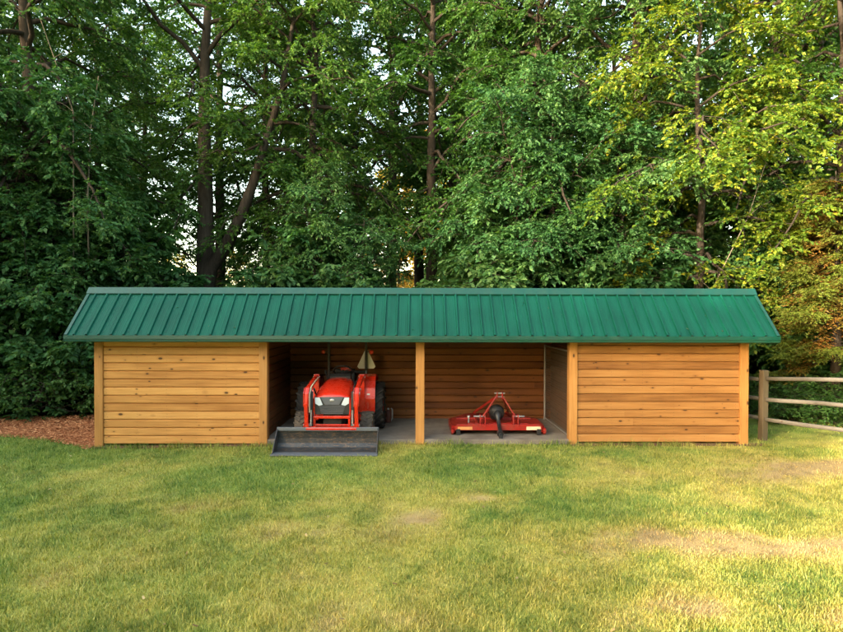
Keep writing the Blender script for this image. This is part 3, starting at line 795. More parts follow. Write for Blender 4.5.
for x in AX:
    mb = MB()
    for s in (-1, 1): mb.prism([(-0.41, bz+0.06), (-0.33, bz+0.30), (-0.36, bz+0.46), (-0.44, bz+0.46), (-0.415, bz+0.30)], 0, x+s*0.055, x+s*0.067)
    mb.box(x-0.07, x+0.07, -0.385, -0.36, bz+0.26, bz+0.30)
    mb.build('bucket_bracket', M['black'], bucket)
# canister behind the rear wheel
can = thing('canister', 'small dark canister with pale cap and handle behind the rear wheel of the tractor', 'canister', (5.31, 1.62, FZ))
mb = MB(); mb.lathe([(0, 0), (0, 0.055), (0.02, 0.062), (0.22, 0.062), (0.26, 0.04), (0.27, 0.0)], 5.285, 1.62, FZ, 2, 20); mb.build('body', M['brown_can'], can)
mb = MB(); mb.lathe([(0.27, 0.022), (0.30, 0.022), (0.305, 0.0)], 5.285, 1.62, FZ, 2, 16); mb.build('cap', M['steel'], can)
mb = MB(); mb.tube([(5.345, 1.62, FZ+0.03), (5.372, 1.62, FZ+0.08), (5.372, 1.62, FZ+0.27), (5.345, 1.62, FZ+0.30)], 0.014, 8); mb.build('handle', M['steel'], can)
# ------------------------------------------------------------------ rotary cutter
MX = 7.47
mw = thing('rotary_mower', 'red rotary mower deck with triangular hitch frame on the floor of the right open bay', 'mower', (MX, 1.0, FZ))
x0, x1 = 6.575, 8.335
mb = MB()
mb.bar((x0+0.30, 0.50, 0.27), (x1-0.30, 0.50, 0.27), 0.03, 0.05)
pl = [(x0, 0.46), (x0+0.05, 0.40), (x1-0.05, 0.40), (x1, 0.46), (x1, 1.15), (x1-0.35, 1.70), (x1-0.62, 1.78), (x0+0.62, 1.78), (x0+0.35, 1.70), (x0, 1.15)]
mb.prism(pl, 2, 0.235, 0.255)
for p, q in zip(pl, pl[1:]+pl[:1]):
    if p[1] < 0.41 and q[1] < 0.41: zb = 0.175
    else: zb = 0.135
    mb.bar((p[0], p[1], (0.255+zb)/2), (q[0], q[1], (0.255+zb)/2), 0.012, 0.255-zb)
mb.bar((x0+0.08, 0.42, 0.27), (x1-0.08, 0.42, 0.27), 0.05, 0.035, bev=0.006)
for s in (-0.42, 0.42): mb.bar((MX+s, 0.44, 0.275), (MX+s*0.8, 1.72, 0.275), 0.05, 0.05, bev=0.006)
mb.bar((x0+0.12, 1.12, 0.268), (x1-0.12, 1.12, 0.268), 0.06, 0.03, bev=0.004)
deck = mb.build('deck', M['red_deck'], mw)
for s, xx in ((-1, x0), (1, x1)):
    mb = MB(); mb.prism([(0.36, 0.13), (0.42, 0.088), (1.35, 0.088), (1.42, 0.14), (1.36, 0.22), (0.42, 0.22), (0.36, 0.2)], 0, xx-0.022, xx+0.022); mb.build('skid', M['red_deck'], mw)
    mb = MB(); mb.box(xx-s*0.11-0.04, xx-s*0.11+0.04, 0.37, 0.40, 0.09, 0.20, 0.006); mb.build('skid_foot', M['black'], mw)
mb = MB(); mb.box(MX-0.75, MX+0.72, 0.9, 1.0, 0.125, 0.14, 0.004, mat=Matrix.Translation((MX, 0.95, 0)) @ Matrix.Rotation(R(20), 4, 'Z') @ Matrix.Translation((-MX, -0.95, 0))); mb.build('blade', M['black'], mw)
# hitch
apex = Vector((MX+0.02, 0.52, 0.80))
for s in (-1, 1):
    mb = MB()
    lx = MX+s*0.315
    mb.bar((lx, 0.44, 0.43), (MX+0.02+s*0.045, 0.52, 0.83), 0.022, 0.058, up=(0, 1, 0), bev=0.004)
    mb.build('hitch_leg', M['red_deck'], mw)
    mb = MB()
    for q in (-0.045, 0.045): mb.prism([(0.37, 0.25), (0.60, 0.25), (0.50, 0.47), (0.40, 0.47)], 0, lx+q-0.008, lx+q+0.008)
    br = mb.build('hitch_bracket', M['red_deck'], mw)
    mb = MB(); mb.tube([(lx-s*0.055, 0.43, 0.435), (lx+s*0.17, 0.43, 0.435)], 0.014, 10); mb.tube([(lx+s*0.055, 0.43, 0.435), (lx+s*0.075, 0.43, 0.435)], 0.026, 8); mb.build('hitch_pin', M['steel'], br)
    mb = MB(); mb.bar((MX+0.02+s*0.05, 0.54, 0.80), (MX+s*0.38, 1.62, 0.28), 0.014, 0.05, bev=0.003); mb.build('rear_brace', M['red_deck'], mw)
mb = MB()
for q in (-0.05, 0.05): mb.prism([(0.47, 0.75), (0.57, 0.75), (0.58, 0.89), (0.46, 0.89)], 0, apex.x+q-0.008, apex.x+q+0.008)
mb.box(apex.x-0.058, apex.x+0.058, 0.545, 0.56, 0.76, 0.80)
top = mb.build('top_link_bracket', M['red_deck'], mw)
mb = MB(); mb.tube([(apex.x-0.10, 0.50, 0.868), (apex.x+0.10, 0.50, 0.868)], 0.013, 10); mb.tube([(apex.x-0.085, 0.50, 0.80), (apex.x+0.085, 0.50, 0.80)], 0.009, 8); mb.build('top_pin', M['steel'], top)
mb = MB(); mb.box(MX-0.11, MX+0.11, 0.80, 1.10, 0.30, 0.52, 0.025); mb.lathe([(-0.02, 0.0), (-0.02, 0.13), (0.10, 0.15), (0.16, 0.15)], MX, 0.66, 0.455, 1, 24); mb.lathe([(-0.10, 0.0), (-0.10, 0.085), (0.05, 0.095)], MX, 0.82, 0.455, 1, 20)
mb.lathe([(0, 0.12), (0.05, 0.10), (0.06, 0.0)], MX, 0.96, 0.495, 2, 20); mb.build('gearbox', M['black'], mw)
mb = MB(); a = Vector((MX, 0.70, 0.455)); b_ = Vector((MX-0.015, 0.10, 0.125))
d = b_-a
mb.tube([a, a+d*0.10, a+d*0.14, a+d*0.24, a+d*0.25, a+d*0.80, a+d*0.81, a+d*0.92], [0.085, 0.085, 0.07, 0.055, 0.038, 0.034, 0.055, 0.06], 14)
mb.tube([a+d*0.92, b_], [0.03, 0.026], 10); mb.box(b_.x-0.035, b_.x+0.035, b_.y-0.02, b_.y+0.03, b_.z-0.038, b_.z+0.03, 0.008)
mb.build('drive_shaft', M['plastic'], mw)
mb = MB(); mb.box(x1-0.345, x1-0.075, 0.388, 0.3925, 0.182, 0.248, 0.0, mat=Matrix.Translation((0, 0, 0.0))); mb.build('decal', M['cream'], deck)
mb = MB(); mb.box(x0+0.10, x0+0.38, 0.388, 0.3925, 0.188, 0.242, 0.0); tag(mb.build('decal', M['mower_orange'], deck), 'orange warning decal')
mb = MB(); mb.tube([(x0+0.33, 0.62, 0.25), (x0+0.33, 0.62, 0.38)], 0.016, 8); mb.lathe([(0, 0.03), (0.03, 0.03), (0.03, 0)], x0+0.33, 0.62, 0.385, 2, 12); mb.build('stand_pin', M['steel'], deck)
mb = MB(); mb.tube([(MX, 1.78, 0.26), (MX, 1.90, 0.30)], 0.02, 8); mb.bar((MX, 1.88, 0.34), (MX, 1.90, 0.19), 0.09, 0.02); tw = mb.build('tail_wheel_arm', M['red_deck'], mw)
mb = MB(); mb.lathe([(-0.035, 0.03), (-0.035, 0.08), (-0.02, 0.095), (0.02, 0.095), (0.035, 0.08), (0.035, 0.03)], MX, 1.90, FZ+0.097, 0, 24); mb.build('tail_wheel', M['rubber'], tw)
# ------------------------------------------------------------------ rail fence
fn = thing('rail_fence', 'weathered three rail wooden fence running from the right end of the shed', 'fence', (12.49, 0.35, 0))
def rough_bar(a, b, w, h, seed, n=9, tone=0.5, up=(0, 0, 1)):
    """a split rail: rectangular section with rounded corners that wanders a little"""
    rr = random.Random(seed); a = Vector(a); b = Vector(b); d = (b-a).normalized(); side = d.cross(Vector(up)).normalized(); u = side.cross(d)
    mb = MB(); vs = []; fs = []; k_ = 10
    for i in range(n):
        t = i/(n-1); c = a.lerp(b, t)+u*(rr.uniform(-1, 1)*0.008-0.014*4*t*(1-t))+side*rr.uniform(-1, 1)*0.008
        for k in range(k_):
            q = 2*PI*k/k_; e = 0.75
            cx = math.copysign(abs(math.cos(q))**e, math.cos(q))*w/2*(1+rr.uniform(-.06, .06)); cz = math.copysign(abs(math.sin(q))**e, math.sin(q))*h/2*(1+rr.uniform(-.06, .06))
            vs.append(c+side*cx+u*cz)
    for i in range(n-1):
        for k in range(k_): fs.append((i*k_+k, i*k_+(k+1) % k_, (i+1)*k_+(k+1) % k_, (i+1)*k_+k))
    fs += [tuple(range(k_))[::-1], tuple(range((n-1)*k_, n*k_))]
    mb.add(vs, fs, tone, True); return mb
FP = [((12.49, 0.35), 1.34), ((13.85, -1.88), 1.60), ((11.6, 3.2), 1.34), ((15.4, -4.3), 1.75)]
for i, ((x, y), h) in enumerate(FP):
    if i == 3: continue
    z = g1(x, y)
    mb = MB(); mb.box(-0.062, 0.062, -0.058, 0.058, -0.2, h, 0.014, 0.3+0.2*i, Matrix.Translation((x, y, z-0.0)) @ Matrix.Rotation(R(12+20*i), 4, 'Z') @ Matrix.Rotation(R(0.7-i), 4, 'Y'))
    mb.build('post', M['fence_wood'], fn)
spans = [(0, 1, ((1.175, 1.44), (0.785, 0.965), (0.405, 0.50))), (0, 2, ((1.16, 1.12), (0.785, 0.76), (0.415, 0.40)))]
for (a, b2, zs) in spans:
    for k, (za, zb_) in enumerate(zs):
        (ax, ay), (bx, by) = FP[a][0], FP[b2][0]
        rough_bar((ax, ay, za), (bx, by, zb_), 0.046, 0.076, 31+k+7*b2, tone=0.2+0.3*k).build('rail', M['rail_wood'], fn)
# ------------------------------------------------------------------ trees
def unit(v): return v/np.maximum(np.linalg.norm(v, axis=-1, keepdims=True), 1e-9)
class Tubes:
    def __init__(s): s.V = []; s.F = []; s.n = 0
    def add(s, P, r, k=6):
        P = np.asarray(P, float); r = np.asarray(r, float); m = len(P)
        T = unit(np.gradient(P, axis=0))
        a = np.where(np.abs(T[:, 2:3]) > 0.95, np.array([[1., 0, 0]]), np.array([[0, 0, 1.]]))
        if (np.abs(T[:, 2]) > 0.6).mean() > 0.5: a = np.tile(np.array([[1., 0.05, 0]]), (m, 1))
        U = unit(np.cross(T, a)); W = np.cross(T, U)
        q = np.arange(k)*2*PI/k
        V = P[:, None]+(U[:, None]*np.cos(q)[None, :, None]+W[:, None]*np.sin(q)[None, :, None])*r[:, None, None]
        i, j = np.meshgrid(np.arange(m-1), np.arange(k), indexing='ij')
        f = np.stack([i*k+j, i*k+(j+1) % k, (i+1)*k+(j+1) % k, (i+1)*k+j], -1).reshape(-1, 4)+s.n
        s.V.append(V.reshape(-1, 3)); s.F.append(f); s.n += m*k
    def mesh(s, name, mat, parent):
        return np_mesh(name, np.concatenate(s.V), [np.concatenate(s.F)], mat, parent, smooth=True)
def leaf_quads(P, A, N, Ln, Wd, fold=0.12):
    """kite shaped leaves, folded along the midrib and drooping at the tip"""
    A = unit(A); S = unit(np.cross(N, A)); N = np.cross(A, S)
    Ln = Ln[:, None]; Wd = Wd[:, None]
    mid = P+A*Ln*0.42
    return np.stack([P, mid+S*Wd*0.5+N*Wd*fold, P+A*Ln-N*Ln*0.10, mid-S*Wd*0.5+N*Wd*fold], 1)
class Crown:
    def __init__(s): s.P = []; s.D = []; s.L = []; s.T = []
    def twigs(s, P, D, Ls, T): s.P.append(P); s.D.append(D); s.L.append(Ls); s.T.append(T)
    def mesh(s, name, mat, parent, nlf, ll, lw, rg, droop=0.25, tilt=0.45, tvar=0.22):
        P = np.concatenate(s.P); D = unit(np.concatenate(s.D)); Ls = np.concatenate(s.L); T = np.concatenate(s.T)
        n = len(P)
        u = (np.arange(nlf)+0.6)/nlf
        U = np.clip(u[None]+rg.normal(0, 0.05, (n, nlf)), 0.02, 1)
        side = np.where((np.arange(nlf) % 2) == 0, 1.0, -1.0)[None]*np.ones((n, 1))
        B = P[:, None]+D[:, None]*(Ls[:, None]*U)[..., None]
        B[..., 2] -= 0.35*(Ls[:, None]*U**2)*0.5
        H = unit(np.stack([-D[:, 1], D[:, 0], np.zeros(n)], 1)+1e-6)
        w = 0.9*(1-U**3)
        A = D[:, None]*(0.75)+H[:, None]*(side*w)[..., None]+rg.normal(0, 0.22, (n, nlf, 3))
        A[..., 2] -= droop
        N = np.zeros((n, nlf, 3)); N[..., 2] = 1; N += rg.normal(0, tilt, (n, nlf, 3))
        Lf = ll*(0.6+0.6*rg.random((n, nlf))); Wf = Lf*(lw/ll)*(0.85+0.3*rg.random((n, nlf)))
        V = leaf_quads(B.reshape(-1, 3), A.reshape(-1, 3), N.reshape(-1, 3), Lf.ravel(), Wf.ravel())
        t = np.clip(T[:, None]+rg.normal(0, tvar, (n, nlf)), 0, 1).ravel()
        q = len(V)
        return np_mesh(name, V.reshape(-1, 3), [np.arange(4*q).reshape(-1, 4)], mat, parent, attrs={'tint': np.repeat(t, 4)})

def grow(name, label, cat, seed, H, zb, RR, nl, tr_, leafmat, barkmat, ll=0.12, lw=0.06, nlf=9, nsec=11, ntw=7, tw=0.5, rise=0.55, droop=0.45,
         stems=None, wander=0.25, keep=0.9, low=0.7, flat=0.55, tilt=0.62, group=None, az0=None, azw=None, tmid=0.45):
    """a tree: trunk with limbs and side branches (one mesh) and a crown of leaves on twigs (one mesh). Root at its foot."""
    rg = np.random.default_rng(seed)
    root = thing(name, label, cat, (0, 0, 0), group)
    tb = Tubes(); cr = Crown()
    if stems is None:
        zs = np.linspace(0, 0.97*H, 14)
        wx = np.cumsum(rg.normal(0, wander, 14))*0.5; wy = np.cumsum(rg.normal(0, wander, 14))*0.5
        wx -= wx[0]; wy -= wy[0]
        stems = [(np.stack([wx, wy, zs], 1), tr_, 1.0)]
    for (P, r0, share) in stems:
        P = np.asarray(P, float)
        tt = np.linspace(0, 1, len(P))
        rad = r0*(1-0.85*tt**0.9)
        if P[0][2] < 0.3: rad = rad*(1+0.5*np.exp(-np.maximum(P[:, 2], 0)*2.5))
        Pq = P.copy(); Pq[0, 2] -= 0.3 if P[0][2] < 0.3 else 0
        tb.add(Pq, rad, 10)
        z0 = max(zb, P[0][2]+0.3); z1 = P[-1][2]
        n = max(3, int(nl*share))
        g = rg.random()*6.28
        for i in range(n):
            if rg.random() > keep: continue
            t = (i+rg.random())/n
            z = z0+(z1-z0)*t
            p0 = np.array([np.interp(z, P[:, 2], P[:, 0]), np.interp(z, P[:, 2], P[:, 1]), z])
            rr = np.interp(z, P[:, 2], rad)
            g += 2.4+rg.normal(0, 0.3)
            az = g if az0 is None else az0+rg.uniform(-azw, azw)
            prof = (low+(1-low)*math.sin(PI*min(1, t*1.15)))*(1-0.72*max(0, t-0.35)**1.5/0.65**1.5)
            Ll = RR*prof*rg.uniform(0.65, 1.2)*math.sqrt(share if share < 1 else 1)
            e0 = rise*(0.4+1.2*t)+rg.normal(0, 0.30)
            s = np.linspace(0, 1, 7)
            h = np.array([math.cos(az), math.sin(az), 0]); hs_ = np.array([-h[1], h[0], 0])
            bend = rg.normal(0, 0.18)
            C = p0+h*(Ll*s)[:, None]+hs_*(bend*Ll*s**2)[:, None]
            C[:, 2] += Ll*(e0*s-droop*s**2*rg.uniform(0.7, 1.3))
            C[1:-1] += rg.normal(0, 0.035*Ll**0.5, (5, 3))
            r1 = min(rr*0.55, 0.02+0.016*Ll)
            tb.add(C, r1*(1-0.85*s)+0.004, 6)
            ltint = tmid+rg.normal(0, 0.10)
            k = max(3, int(nsec*(0.5+0.5*Ll/RR)))
            for j in range(k):
                u = 0.22+0.78*(j+rg.random()*0.8)/k
                pb = np.array([np.interp(u, s, C[:, d]) for d in range(3)])
                tang = C[min(6, int(u*6)+1)]-C[min(5, int(u*6))]
                ang = (1 if j % 2 else -1)*rg.uniform(0.5, 1.15)
                if u > 0.93: ang *= 0.3
                th = math.atan2(tang[1], tang[0])+ang
                Ls = (0.42*RR*(1.12-u)*rg.uniform(0.6, 1.2)+0.35)*min(1, 0.4+0.6*Ll/RR)
                el = 0.12+0.5*tang[2]/max(0.1, np.linalg.norm(tang))+rg.normal(0, 0.48)
                q = np.linspace(0, 1, 4)
                S = pb+np.stack([np.cos(th+0.25*rg.normal()*q)*Ls*q, np.sin(th+0.25*rg.normal()*q)*Ls*q, Ls*(el*q-droop*0.7*q**2)], 1)
                tb.add(S, 0.010*(1-0.8*q)*(0.6+Ls*0.5)+0.002, 3)
                v = 0.12+0.88*(np.arange(ntw)+rg.random(ntw))/ntw
                Pt = np.stack([np.interp(v, q, S[:, d]) for d in range(3)], 1)
                thd = math.atan2(S[-1, 1]-S[0, 1], S[-1, 0]-S[0, 0])
                sd = np.where(np.arange(ntw) % 2 == 0, 1, -1)*rg.uniform(0.35, 1.2, ntw)
                a = thd+sd
                Dt = np.stack([np.cos(a), np.sin(a), rg.normal(0.0, flat, ntw)-0.22], 1)
                cr.twigs(Pt, Dt, tw*(0.5+0.8*rg.random(ntw))*(1.15-0.5*v), np.full(ntw, ltint)+rg.normal(0, 0.07, ntw)+0.10*v-0.05)
    tb.mesh('trunk', barkmat, root)
    cr.mesh('crown', leafmat, root, nlf, ll, lw, rg, tilt=tilt)
    return root
def dup(root, label=None, group=None):
    r = root.copy(); col.objects.link(r)
    if label: r['label'] = label
    if group: r['group'] = group
    elif 'group' in r: del r['group']
    for ch in list(root.children):
        c = ch.copy(); col.objects.link(c); c.parent = r
        for g in ch.children:
            d = g.copy(); col.objects.link(d); d.parent = c
    return r
def px(p, D): return CX+math.tan(yaw)*D+(p-421.5)*D/563.6
def put(o, x, y, rz=0.0, s=1.0, sz=None):
    o.location = (x, y, g1(x, y)-0.02); o.rotation_euler = (0, 0, rz); o.scale = (s, s, sz or s)
    return o
def atD(o, p, D, rz=0.0, s=1.0, sz=None): return put(o, px(p, D), CY+D, rz, s, sz)

# the forked tree left of centre: straight main stem and a leaning second stem
mainP = [(0, 0, 0), (0.03, 0.0, 2.2), (0.02, 0, 4.0), (0.0, 0.05, 6.2), (-0.06, 0.1, 8.4), (-0.02, 0.1, 10.6), (0.1, 0.2, 13), (0.0, 0.1, 17)]
leanP = [(0.04, -0.02, 3.2), (0.22, -0.1, 3.85), (0.75, -0.2, 4.55), (1.25, -0.3, 5.5), (1.65, -0.3, 6.6), (2.0, -0.3, 7.8), (2.45, -0.2, 9.3), (2.75, 0.0, 11.5), (3.0, 0.1, 14)]
T_fork = grow('forked_tree', 'tall forked tree, straight dark trunk and leaning second stem, behind the left roof half', 'tree', 101, 17, 6.4, 3.2, 26, 0.27,
              M['leaf'], M['bark'], stems=[(mainP, 0.37, 1.0), (leanP, 0.25, 0.7)], ll=0.115, lw=0.065, nlf=16, ntw=9, keep=0.85, low=0.6, droop=0.6)
atD(T_fork, 205.5, 17.6)
T_a = grow('broadleaf_tree', 'slender dark trunked tree rising behind the middle of the roof', 'tree', 102, 18, 5.6, 3.2, 46, 0.25, M['leaf'], M['bark'], ll=0.115, lw=0.065, nlf=16, ntw=9, wander=0.05, low=0.6, droop=0.55)
T_b = grow('broadleaf_tree', 'broad dark green tree with layered drooping sprays left of the shed', 'tree', 103, 17, 1.8, 3.7, 60, 0.26, M['leaf_cool'], M['bark'], ll=0.122, lw=0.067, nlf=19, ntw=9, wander=0.10, low=0.8, droop=0.6)
T_c = grow('broadleaf_tree', 'leafy tree with a leaning upper trunk behind the right half of the roof', 'tree', 104, 16, 2.2, 3.6, 56, 0.25, M['leaf'], M['bark'], ll=0.11, lw=0.06, nlf=16, ntw=9, wander=0.25, low=0.75, droop=0.7)
T_m = grow('maple_tree', 'yellow green tree with sunlit hanging sprays above the right end of the roof', 'tree', 105, 13, 3.2, 3.3, 44, 0.16, M['leaf_maple'], M['bark'], ll=0.108, lw=0.066, nlf=17, ntw=9, wander=0.12, low=0.85, droop=0.8, keep=0.8)
T_u = grow('understory_tree', 'young dense leafy tree', 'tree', 110, 8.5, 0.7, 2.3, 48, 0.08, M['leaf_cool'], M['bark'], ll=0.10, lw=0.058, nlf=19, ntw=8, nsec=9, wander=0.12, low=0.9, droop=0.65)
T_g = grow('golden_tree', 'golden yellow tree far behind the shed, sunlit glow painted into its leaves', 'tree', 106, 12, 0.8, 3.8, 34, 0.16, M['leaf_gold_sunlit'], M['bark'], ll=0.24, lw=0.15, nlf=10, nsec=9, ntw=6, low=0.9)
SH = grow('understory_shrub', 'bushy green shrub', 'shrub', 107, 3.6, 0.25, 1.5, 26, 0.035, M['leaf_cool'], M['bark'], ll=0.14, lw=0.08, nlf=11, nsec=7, ntw=8, tw=0.36, low=1.0, rise=0.9,
          stems=[([(0, 0, 0), (0.05, 0, 1.2), (0.1, 0.1, 2.4), (0.1, 0, 3.6)], 0.04, 1.0), ([(0.1, 0, 0), (0.5, 0.1, 1.0), (0.8, 0.1, 2.0), (0.9, 0.1, 2.9)], 0.03, 0.7), ([(-0.1, 0, 0), (-0.5, -0.1, 1.0), (-0.8, 0, 2.0), (-1.1, 0, 2.7)], 0.03, 0.7)])
SB_ = grow('low_shrub', 'low leafy shrub', 'shrub', 108, 1.2, 0.08, 0.85, 20, 0.02, M['weed'], M['bark'], ll=0.10, lw=0.06, nlf=7, nsec=5, ntw=5, tw=0.28, low=1.0, rise=0.9)

def conifer(seed, H, RR, label):
    rg = np.random.default_rng(seed)
    root = thing('conifer_tree', label, 'conifer')
    tb = Tubes(); cr = Crown()
    zs = np.linspace(0, H, 10); P = np.stack([0.04*np.sin(zs), 0.03*np.cos(zs), zs], 1); P[0, 2] = -0.3
    tb.add(P, 0.13*(1-0.9*zs/H), 8)
    g = 0
    for i in range(120):
        t = (i+rg.random())/120; z = 1.25+(H-1.4)*t
        Ll = RR*(1-0.8*t**1.3)*rg.uniform(0.55, 1.15)*(0.75+0.25*min(1, t*6)); g += 2.4+rg.normal(0, 0.3)
        s = np.linspace(0, 1, 5); h = np.array([math.cos(g), math.sin(g), 0]); hs_ = np.array([-h[1], h[0], 0])
        C = np.array([0, 0, z])+h*(Ll*s)[:, None]; C[:, 2] += Ll*((0.18+rg.normal(0, 0.22))*s-0.42*s**2+0.22*s**3)
        tb.add(C, 0.016*(1-0.85*s)+0.003, 4)
        k = int(9+10*Ll)
        for j in range(k):
            u = 0.2+0.8*(j+rg.random())/k
            pb = np.array([np.interp(u, s, C[:, d]) for d in range(3)])
            a = g+(1 if j % 2 else -1)*rg.uniform(0.4, 1.0)*(1.1-0.5*u); Ls = 0.26+0.42*Ll*(1.1-u)*rg.uniform(0.6, 1.2)
            n = 8; v = (np.arange(n)+0.5)/n
            base = pb+np.stack([np.cos(a)*Ls*v, np.sin(a)*Ls*v, (rg.normal(0, 0.35)-0.2)*Ls*v**1.2], 1)
            aa = a+np.where(np.arange(n) % 2 == 0, 1, -1)*rg.uniform(0.3, 0.9, n)
            D = np.stack([np.cos(aa), np.sin(aa), rg.normal(-0.18, 0.25, n)], 1)
            tint = np.clip(0.10+0.78*u**1.4+0.32*v*u+rg.normal(0, 0.12), 0, 1)
            cr.twigs(base, D, 0.17*(0.6+0.7*rg.random(n))*(1.2-0.5*v), tint)
    tb.mesh('trunk', M['bark'], root)
    cr.mesh('crown', M['needle'], root, 9, 0.065, 0.020, rg, droop=0.1, tilt=0.6, tvar=0.1)
    return root
CN = conifer(109, 5.6, 1.75, 'sunlit conifer with orange brown inner foliage above the rail fence')
put(CN, px(838, 12.9), CY+12.9, 0.6, 1.0)

rr = random.Random(5)
# ---- front rank of the wood, single trees one can point to
atD(T_a, 430, 19.5, 0.4)
atD(T_b, 38, 15.2, 1.2)
atD(T_c, 535, 17.0, 0.0)
atD(T_m, 700, 14.0, 2.0, 0.92)
def more(src, label, p, D, rz, s=1.0, sz=None, group=None): return atD(dup(src, label, group), p, D, rz, s, sz)
more(T_a, 'slim straight tree just right of the forked tree behind the roof', 267, 21.5, 2.1, 0.85, 1.0)
more(T_b, 'large shady tree at the far left edge of the picture behind the shrubs', -70, 16.5, 3.3, 1.05)
more(T_c, 'dark leaning tree behind the roof left of the middle trunk', 326, 18.8, 2.6, 0.85, 1.05)
more(T_b, 'dense dark tree behind the right closed end of the shed', 640, 16.6, 5.0, 0.95, 1.05)
more(T_m, 'yellow green tree at the right edge of the picture above the conifer', 862, 14.3, 4.1, 1.05)
more(T_c, 'dark tree behind the conifer at the right edge', 800, 18.0, 4.4, 1.1)
more(T_c, 'dark tree behind the left end of the roof beside the forked tree', 100, 19.5, 1.0, 0.9)
more(T_b, 'tall dark tree whose crown fills the top middle of the picture', 534, 18.6, 2.5, 0.85, 1.1)
more(T_c, 'leafy tree standing between the two yellow green trees', 765, 16.5, 5.5, 1.0)
# ---- young trees of the understory
atD(T_u, 8, 14.6, 0.0); T_u['label'] = 'young leafy tree at the far left edge in front of the big trunk'
for (lb, p, D, s, sz) in (('young leafy tree right behind the left roof end', 98, 15.2, 0.95, 0.9), ('young leafy tree behind the roof left of the forked tree', 138, 16.4, 0.7, 0.55),
    ('young leafy tree behind the roof right of the slim straight tree', 322, 16.3, 0.7, 0.8), ('young leafy tree behind the roof above the tractor', 362, 16.0, 0.6, 0.62),
    ('young leafy tree behind the roof above the mower', 526, 15.6, 1.0, 1.1), ('young leafy tree behind the roof above the wire panel', 548, 15.8, 1.0, 1.0),
    ('young leafy tree behind the roof over the right closed end', 612, 15.4, 0.95, 0.95), ('young leafy tree in the dark gap beside the conifer', 780, 16.0, 1.0, 1.0),
    ('young leafy tree outside the left edge of the picture', -60, 15.0, 1.1, 1.2)):
    more(T_u, lb, p, D, rr.uniform(0, 6.28) if 'rr' in globals() else 1.0, s, sz)
more(T_a, 'slender tree deep behind the forked tree, filling the top of the gap', 222, 24.5, 3.0, 1.15)
more(T_a, 'slender tree deep behind the roof left of the middle trunk', 392, 25.5, 4.2, 1.2)
more(T_a, 'slender tree deep behind the roof right of the middle trunk', 452, 28.0, 0.9, 1.25)
more(T_a, 'slender tree farthest back behind the middle trunk, seen only near the top of the picture', 418, 31.5, 5.3, 1.35)
# ---- deeper ranks: nothing tells these apart
rr = random.Random(5)
GB = 'tall background trees filling the wood behind the shed'
LB = 'tall dark green tree deep in the wood behind the shed'
slots = [(-150, 21), (-20, 23), (70, 25), (318, 26), (565, 23), (150, 27), (290, 30), (140, 40), (330, 40), (492, 30), (600, 27), (690, 22), (740, 25), (850, 23), (930, 20), (520, 30), (30, 33), (660, 32), (800, 33)]
for (p, D) in slots:
    src = rr.choice((T_a, T_b, T_c))
    more(src, LB, p+rr.uniform(-10, 10), D, rr.uniform(0, 6.28), rr.uniform(0.95, 1.2), group=GB)
GF = 'far trees at the back of the wood'
LF = 'far green tree showing through gaps at the back of the wood'
for k in range(16):
    p = -60+k*66+rr.uniform(-20, 20)
    if 140 < p < 300 or 370 < p < 475: continue
    more(rr.choice((T_a, T_b, T_c)), LF, p, rr.uniform(42, 55), rr.uniform(0, 6.28), rr.uniform(1.0, 1.3), group=GF)
GG = 'golden trees in the clearing beyond the wood'
atD(T_g, 396, 52, 1.0, 1.25)
for (p, D, s) in ((458, 56, 1.35), (428, 64, 1.8), (475, 66, 1.7), (350, 66, 1.3), (300, 72, 0.9), (110, 74, 0.8), (175, 70, 0.85), (235, 76, 0.95), (560, 70, 1.0)):
    o = more(T_g, 'golden yellow tree far behind the shed, sunlit glow painted into its leaves', p, D, rr.uniform(0, 6), s, group=GG)
T_g['group'] = GG
# ---- shrubs
atD(SH, 22, 13.9, 0.3, 1.05); SH['label'] = 'tall leafy shrub in the mulch at the left edge of the picture'
more(SH, 'tall leafy shrub close behind the left end wall of the shed', 78, 14.0, 2.2, 0.95)
more(SH, 'tall leafy shrub behind the mulch bed between the other two', 48, 14.8, 4.0, 1.15)
more(SH, 'shrub behind the mulch outside the left edge of the lawn', -55, 14.0, 1.0, 1.2)
GU = 'understory shrubs behind the shed'
for (p, D, s) in ((130, 15.5, 1.2), (168, 16.6, 0.8), (250, 18.5, 0.85), (310, 16.0, 1.2), (360, 16.5, 0.85), (486, 16, 0.95), (515, 15.3, 1.25), (560, 15.4, 1.2), (615, 15.2, 1.2), (665, 15.5, 1.15), (-20, 17.5, 1.4), (60, 18, 1.4), (775, 14.8, 1.0), (815, 15.6, 1.3), (880, 14.8, 1.3)):
    more(SH, 'dark understory shrub showing above the roof or beside the shed', p, D, rr.uniform(0, 6), s, group=GU)
atD(SB_, 36, 12.95, 0.5, 0.95); SB_['label'] = 'small round shrub at the back of the mulch near the left edge'
more(SB_, 'small low shrub in the mulch beside the left end wall', 72, 13.0, 2.0, 0.85)
more(SB_, 'small low shrub in the mulch between the round shrub and the end wall', 55, 13.3, 3.0, 1.0)
GW = 'weeds behind the rail fence'
for (p, D, s) in ((778, 12.2, 0.5), (795, 11.9, 0.45), (812, 11.8, 0.5), (830, 11.7, 0.55), (846, 11.6, 0.6), (786, 13.0, 0.7), (820, 12.8, 0.75), (850, 12.4, 0.7), (756, 13.0, 0.5)):
    more(SB_, 'low green weed growing under the rails of the fence', p, D, rr.uniform(0, 6), s, sz=s*0.75, group=GW)
